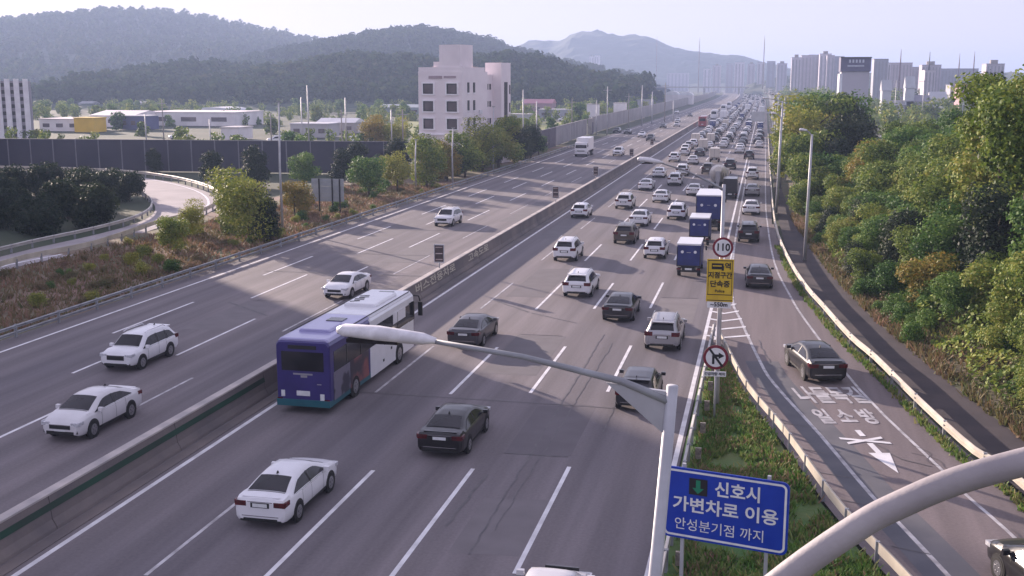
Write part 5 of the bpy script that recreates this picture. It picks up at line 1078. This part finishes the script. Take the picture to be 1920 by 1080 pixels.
# poles and pylons standing in the left middle distance
for i, (u, vb, vt, w) in enumerate(((308, 250, 186, 'thin pole among the warehouses'), (276, 268, 214, 'dark pole before the long warehouse'), (396, 268, 224, 'pale pole right of the long warehouse'), (510, 268, 212, 'pole left of the grey shelter'), (568, 268, 182, 'tall pole by the grey shelter'), (580, 262, 160, 'tallest slender pole beside the grey shelter'), (642, 268, 206, 'pole with a crossarm left of the orange tree'), (650, 266, 183, 'thick utility pole left of the orange tree'), (735, 268, 206, 'bent white pole left of the white building'), (756, 268, 205, 'curved white pole nearest the white building'),
          (981, 262, 168, 'pole just right of the white building'), (1006, 262, 190, 'pole in front of the pink roofed house'), (1072, 240, 185, 'pole by the end of the yellow field'), (1118, 232, 188, 'crossarm pole beside the far noise wall'), (1138, 232, 162, 'thin pole beyond the crossarm pole'), (1178, 222, 175, 'pole behind the white hut'), (1203, 214, 160, 'pole near the middle of the far noise wall'), (1222, 210, 172, 'short pole near the end of the far noise wall'), (1246, 206, 155, 'pole left of the filling station'), (1262, 206, 188, 'short pole on the far noise wall'))):
    x, y = gp(u, vb+22); _, z = yp(u, vt, y); t = thing('utility_pole', w, 'pole', (x, y, 0), 0, 'poles left of the highway'); r_ = .16 if y < 350 else .22
    MB().tube([(0, 0, 0), (0, 0, z)], [r_, r_*.7], 7).build('pole', M_POLE if i % 3 else M_CONC2, t)
    if i % 3 == 0 or 'cross' in w: MB().box((0, 0, z-1), (2.4, .14, .14)).build('crossarm', M_POLED, t)
# trees in the left middle distance
for i in range(120):
    Y = rb.uniform(190, 620); u = rb.uniform(-20, 1230); x, _ = yp(u, 200, Y)
    if x > -54+cx(Y) or (215 < Y < 330 and x < -120 and rb.random() < .6): continue
    key = rb.choices(['fargreen', 'farolive'], [2, 1])[0]; tree(key, x, Y, -.3, rb.uniform(.35, .75)*(1+Y/900), 'bushy tree among the buildings left of the highway', 'trees scattered left of the highway')
for (u, v, s, key, w) in ((705, 268, .85, 'autumn', 'orange tree left of the white building behind the blue wall'), (735, 268, .8, 'yellow', 'yellowish tree beside the orange one'), (685, 268, .5, 'green', 'small bright green tree left of the orange one')):
    x, y = gp(u, v+20); tree(key, x, y, 0, s*1.5, w)

# ------------------------------------------------------------------ right-hand town
tb = thing('billboard_tower', 'tall pale tower building with a dark sign panel on top beyond the clump of trees', 'building', (0, 0, 0))
Y = 430; x0, zt = yp(1577, 107, Y); x1, _ = yp(1634, 107, Y); tb.location = ((x0+x1)/2, Y, 0); w = x1-x0
MB().box((0, 5, zt*.5-2), (w*.92, 10, zt-4)).build('wall', mat('tower render', (.48, .45, .50), (.43, .40, .46), .8, scale=.1), tb)
MB().box((0, 4.8, zt-2.6), (w, 10.6, 5.2)).build('sign_panel', mat('sign panel violet', (.085, .08, .15), (.12, .11, .19), .6, scale=.3), tb)
MB().box((-w*.47, 5, zt*.5-3), (w*.10, 10.3, zt-6)).build('white_edge', mat('white edge', (.8, .8, .86), None, .6, scale=1), tb); MB().box((0, -.6, zt-.2), (w+.3, .6, .4)).build('panel_rim', M_TRIM, tb)
for i in range(5): MB().box((-w*.20+i*w*.11, -.56, zt-1.5), (w*.06, .12, 1.1)).build('sign_character', mat('sign light', (.5, .52, .62), None, .6, scale=1), tb)
MB().box((0, -.56, zt-3.2), (w*.55, .12, .5)).build('sign_underline', mat('sign light', (.5, .52, .62)), tb)
APT = [(1482, 1500, 108, 900, 0), (1500, 1520, 104, 950, 1), (1514, 1538, 103, 1000, 2), (1534, 1556, 101, 980, 0), (1548, 1562, 104, 930, 1), (1558, 1580, 106, 990, 2), (1455, 1474, 112, 1200, 1), (1436, 1452, 108, 1300, 2), (1418, 1432, 110, 1350, 0), (1400, 1414, 113, 1400, 1), (1376, 1394, 110, 1450, 0), (1360, 1374, 112, 1500, 2), (1335, 1350, 116, 1500, 1), (1318, 1332, 122, 1600, 0),
       (1636, 1662, 111, 700, 2), (1655, 1668, 118, 760, 0), (1664, 1708, 118, 800, 1), (1706, 1728, 126, 820, 2), (1726, 1762, 122, 760, 1), (1732, 1752, 132, 600, 0), (1762, 1832, 129, 900, 2), (1846, 1880, 120, 700, 1), (1800, 1830, 158, 520, 3), (1782, 1800, 160, 540, 2), (1104, 1112, 106, 1900, 0), (1114, 1122, 104, 1900, 0), (1250, 1290, 130, 1800, 1)]
WC = [(.62, .58, .64), (.50, .46, .52), (.40, .40, .46), (.46, .30, .32)]; wnames = ('white', 'pinkish grey', 'grey', 'brick red')
pos = lambda u: 'far left of the town' if u < 1300 else 'at the head of the highway' if u < 1450 else 'left of the billboard tower' if u < 1590 else 'right of the billboard tower' if u < 1720 else 'near the right edge'
for i, (u0, u1, vt, Y, c) in enumerate(APT):
    if u0 < 1478 and vt > 106: vt += 7
    t = house(u0, u1, vt, 170, WC[c], f'{wnames[c]} {"apartment tower" if Y > 820 else "town building"} {pos(u0)}, {("narrow" if u1-u0 < 17 else "broad")}{" and tall" if vt < 110 else " and low" if vt > 125 else ""}, {ORD(sorted(a[0] for a in APT).index(u0)+1)} from left', tuple(x*.75 for x in WC[c]), 14, 'flat', Y, nm='apartment_tower' if Y > 820 else 'town_building', grp='buildings of the far town')
    w = yp(u1, 150, Y)[0]-yp(u0, 150, Y)[0]; zt = max(yp((u0+u1)/2, vt, Y)[1], 4); n_ = max(2, int((u1-u0)/6))
    for k in range(n_): MB().box((-w/2+w*(k+.5)/n_, -.1, zt*.5), (w/n_*.38, .25, zt*.9)).build('window_column', mat('apartment glazing', (.34, .33, .38), None, .4, scale=1), t)
    if i % 3 == 0: MB().box((0, 6, zt+1.2), (w*.4, 4, 2.4)).build('roof_house', M_CONC2, t)
for i, (u, vt, vb, Y, w) in enumerate(((1690, 92, 122, 800, 'thin red mast over the town, leftmost of four'), (1744, 97, 124, 760, 'dark lattice mast over the town'), (1800, 100, 130, 900, 'thin mast right of the dark lattice mast'), (1828, 96, 130, 900, 'faint mast, rightmost over the town'), (1434, 66, 110, 1300, 'slender mast above the highway head'), (1312, 70, 105, 1500, 'faint mast on the far ridge'), (1232, 68, 90, 1700, 'mast on the ridge left of the highway'))):
    x, zt = yp(u, vt, Y); t = thing('radio_mast', w, 'mast', (x, Y, 0)); MB().tube([(0, 0, 0), (0, 0, zt-8), (0, 0, zt)], [.7, .4, .12], 6).build('mast_tower', mat('mast paint', (.16, .09, .10), (.24, .18, .2), .7, scale=.2) if i != 1 else M_TRIM, t)
for (u0, u1, vt, vb, c, w) in ((1655, 1700, 188, 200, (.5, .5, .52), 'flat grey shed in the fields right of the clump'), (1745, 1775, 172, 184, (.7, .7, .75), 'white van like shed near the red building'), (1700, 1745, 178, 190, (.40, .38, .46), 'violet grey shed in the middle of the town'), (1655, 1672, 150, 162, (.6, .62, .66), 'pale roofed house right of the billboard tower'), (1700, 1716, 143, 155, (.6, .62, .66), 'pale house below the town masts')):
    house(u0, u1, vt, vb, c, w, None, 8, 'gable', 480)
for i in range(9): sheet('field_strip', [(18+i*3, 205+i*26), (150, 205+i*26), (150, 213+i*26), (18+i*3, 214+i*26)], .02, M_FIELD if i % 2 else mat('pale track', (.34, .33, .30), None, .9, scale=.1), kind='structure')
def far_wood(name, n, fx, label, seed, m=None):
    rg = random.Random(seed); src = [TREES['fargreen'][0][0], TREES['farolive'][0][0]]; A = []
    for me in src: co = np.empty(len(me.vertices)*3, np.float32); me.vertices.foreach_get('co', co); A.append(co.reshape(-1, 4, 3)[::3])
    out = []
    for i in range(n):
        x, y, sc_ = fx(rg)
        if x is None: continue
        out.append(A[i % 2]*sc_*1.1+np.array([x, y, -.3]))
    V = np.concatenate(out).reshape(-1, 3); link(name, fast_mesh(name, V, np.arange(len(V)).reshape(-1, 4), m or L_OLIVE), label=label, cat='woods', kind='stuff')
def fR(r):
    Y = r.uniform(330, 1050); x, _ = yp(r.uniform(1440, 1930), 180, Y); return (x, Y, r.uniform(.5, 1.0)*(1+Y/1000)) if x > 14+cx(Y) else (None, 0, 0)
def fL(r):
    Y = r.uniform(190, 760); x, _ = yp(r.uniform(-40, 1290), 180, Y); return (x, Y, r.uniform(.3, .55)*(1+Y/600)) if x < -58+cx(Y) and not (230 < Y < 345 and x < -110) and not (170 < Y < 215 and x > -75) else (None, 0, 0)
far_wood('town_trees', 230, fR, 'hazy mass of trees in front of the far town', 5); far_wood('valley_trees', 640, fL, 'hazy mass of trees at the foot of the hills', 6)
for (u, vb, vt, w) in ((1676, 218, 150, 'pole in the fields right of the clump'), (1728, 212, 150, 'pale pole before the violet shed'), (1803, 215, 182, 'crossarm pole before the red building')):
    x, y = gp(u, vb+18); _, z = yp(u, vt, y); t = thing('utility_pole', w, 'pole', (x, y, 0)); MB().tube([(0, 0, 0), (0, 0, z)], [.16, .12], 6).build('pole', M_POLE, t); MB().box((0, 0, z-.6), (3.4, .15, .15)).build('crossarm', M_POLE, t)
# far overpass and toll area at the head of the highway
ov = thing('overpass', 'pale road bridge crossing the highway far away', 'bridge', (-70, 1350, 0)); MB().box((0, 0, 8.4), (190, 9, 1.6)).build('deck', M_CONC2, ov)
for x in (-85, -45, 0, 40, 85): MB().box((x, 0, 3.8), (2.2, 5, 7.6)).build('pier', M_CONC2, ov)
gn = thing('sign_gantry', 'sign gantry over the exit lane beside the far lamp posts', 'gantry', (1.9, 262, 0)); MB().tube([(0, 0, 0), (0, 0, 7.4), (-4.4, 0, 7.6)], .14).build('gantry_frame', M_POLE, gn); MB().box((-3.2, -.2, 6.6), (3.0, .1, 2.2)).build('sign_panel', mat('gantry sign back', (.5, .5, .52), None, .5, scale=1), gn)

# ------------------------------------------------------------------ hills
def hill(name, pts, D, back, front, m, seed, res=7.0, amp=2.2, base=-2, cw=12.0, forest=None):
    P = [yp(u, v, D) for u, v in pts]; xs = np.array([p[0] for p in P]); zs = np.array([p[1] for p in P]); X = np.arange(xs[0], xs[-1], res); Zr = np.interp(X, xs, zs)
    k = max(1, int(20/res)); Zr = np.convolve(np.pad(Zr, k, 'edge'), np.ones(2*k+1)/(2*k+1), 'valid')
    T = np.concatenate([np.linspace(-1, 0, int(front/res/1.3)), np.linspace(0, 1, max(8, int(back/res/4)))[1:]]); vs_ = []
    for t in T:
        Yv = D+(t*front if t < 0 else t*back); f = .5+.5*math.cos(math.pi*min(1, abs(t)))
        for x, z in zip(X, Zr):
            big = mnoise.noise((x*.004+seed, Yv*.003, 0))*.16*f*(1-f)*4; cell = mnoise.voronoi((x/cw, Yv/cw, seed))[0]; sm_ = (cell[1]-cell[0])*amp*2.4+mnoise.noise((x*.03, Yv*.03, seed))*amp*1.2-amp*.6
            vs_.append((x, Yv, base+(z-base)*max(0, f+big*(1 if t < 0 else .3))+sm_*min(1, 3*f)))
    nx_ = len(X); fs = [(j*nx_+i, j*nx_+i+1, (j+1)*nx_+i+1, (j+1)*nx_+i) for j in range(len(T)-1) for i in range(nx_-1)]
    me = fast_mesh(name, vs_, fs, m); me.polygons.foreach_set('use_smooth', [False]*len(fs)); h_ = link(name, me, kind='structure')
    if forest:
        rg = np.random.default_rng(seed); nt, sub, sz, lab = forest; Vt = np.array(vs_); zc = Vt[:, 2]; ok_ = np.where((zc > 3) & (Vt[:, 1] < D+back*.12))[0]; pick = rg.choice(ok_, nt)
        src = [TREES['fargreen'][0][0], TREES['farolive'][0][0]]; A = []
        for me2 in src: co = np.empty(len(me2.vertices)*3, np.float32); me2.vertices.foreach_get('co', co); A.append(co.reshape(-1, 4, 3)[::sub])
        out = []
        for i, p_ in enumerate(pick):
            a_ = A[i % 2]; c_ = a_.mean(1, keepdims=True); a_ = c_+(a_-c_)*(sub**.5)*.75; out.append(a_*sz*rg.uniform(.7, 1.3)+Vt[p_]+np.array([rg.uniform(-res, res), 0, -2.0]))
        V2 = np.concatenate(out).reshape(-1, 3); link('hill_forest', fast_mesh('hill_forest', V2, np.arange(len(V2)).reshape(-1, 4), L_HILL), label=lab, cat='forest', kind='stuff')
    return h_
hill('hill', [(-260, 100), (-120, 72), (0, 62), (60, 60), (130, 50), (200, 40), (300, 30), (370, 37), (450, 56), (530, 72), (640, 92), (720, 110), (840, 140), (960, 160)], 1500, 700, 900, M_HILL, 1, 6, 1.3, cw=17, forest=(5200, 22, 1.75, 'woods covering the big hill at upper left'))
hill('hill', [(480, 160), (560, 120), (640, 92), (700, 84), (760, 70), (810, 64), (870, 72), (930, 90), (980, 105), (1060, 125), (1130, 140), (1220, 158)], 1250, 500, 600, M_HILL, 2, 5, 1.5, cw=14, forest=(3200, 20, 1.6, 'woods covering the rounded hill behind the white building'))
hill('hill', [(100, 195), (250, 176), (330, 142), (400, 128), (470, 138), (560, 146), (650, 124), (720, 112), (790, 122), (880, 128), (960, 112), (990, 118), (1040, 132), (1080, 143), (1125, 151), (1170, 157), (1220, 161)], 760, 250, 300, M_HILL, 3, 2.6, 2.0, cw=10, forest=(2600, 9, 1.35, 'woods covering the low near ridge left of the highway'))
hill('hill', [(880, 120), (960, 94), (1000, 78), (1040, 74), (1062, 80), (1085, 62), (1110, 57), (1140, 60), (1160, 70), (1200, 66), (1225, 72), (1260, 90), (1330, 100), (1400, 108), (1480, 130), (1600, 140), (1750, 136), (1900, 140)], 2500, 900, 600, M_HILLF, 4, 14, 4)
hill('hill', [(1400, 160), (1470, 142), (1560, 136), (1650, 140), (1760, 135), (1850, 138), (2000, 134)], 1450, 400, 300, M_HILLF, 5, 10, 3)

# ------------------------------------------------------------------ haze
hz = MB().box((0, 3600, 76), (14400, 8200, 156)).build('haze', mat('haze', (1, 1, 1)), label='pale morning haze over the whole valley', cat='haze', kind='stuff')
hm = bpy.data.materials.new('haze air'); hm.use_nodes = True; hn = hm.node_tree.nodes; hn.clear(); ho = hn.new('ShaderNodeOutputMaterial'); hv = hn.new('ShaderNodeVolumePrincipled')
hv.inputs['Density'].default_value = HAZE_DENSITY; hv.inputs['Color'].default_value = (.52, .66, 1.0, 1); hv.inputs['Anisotropy'].default_value = .2
hm.node_tree.links.new(hv.outputs[0], ho.inputs[1]); hz.data.materials.clear(); hz.data.materials.append(hm)
sc.cycles.max_bounces = 6; sc.cycles.volume_bounces = 0; sc.cycles.transparent_max_bounces = 8
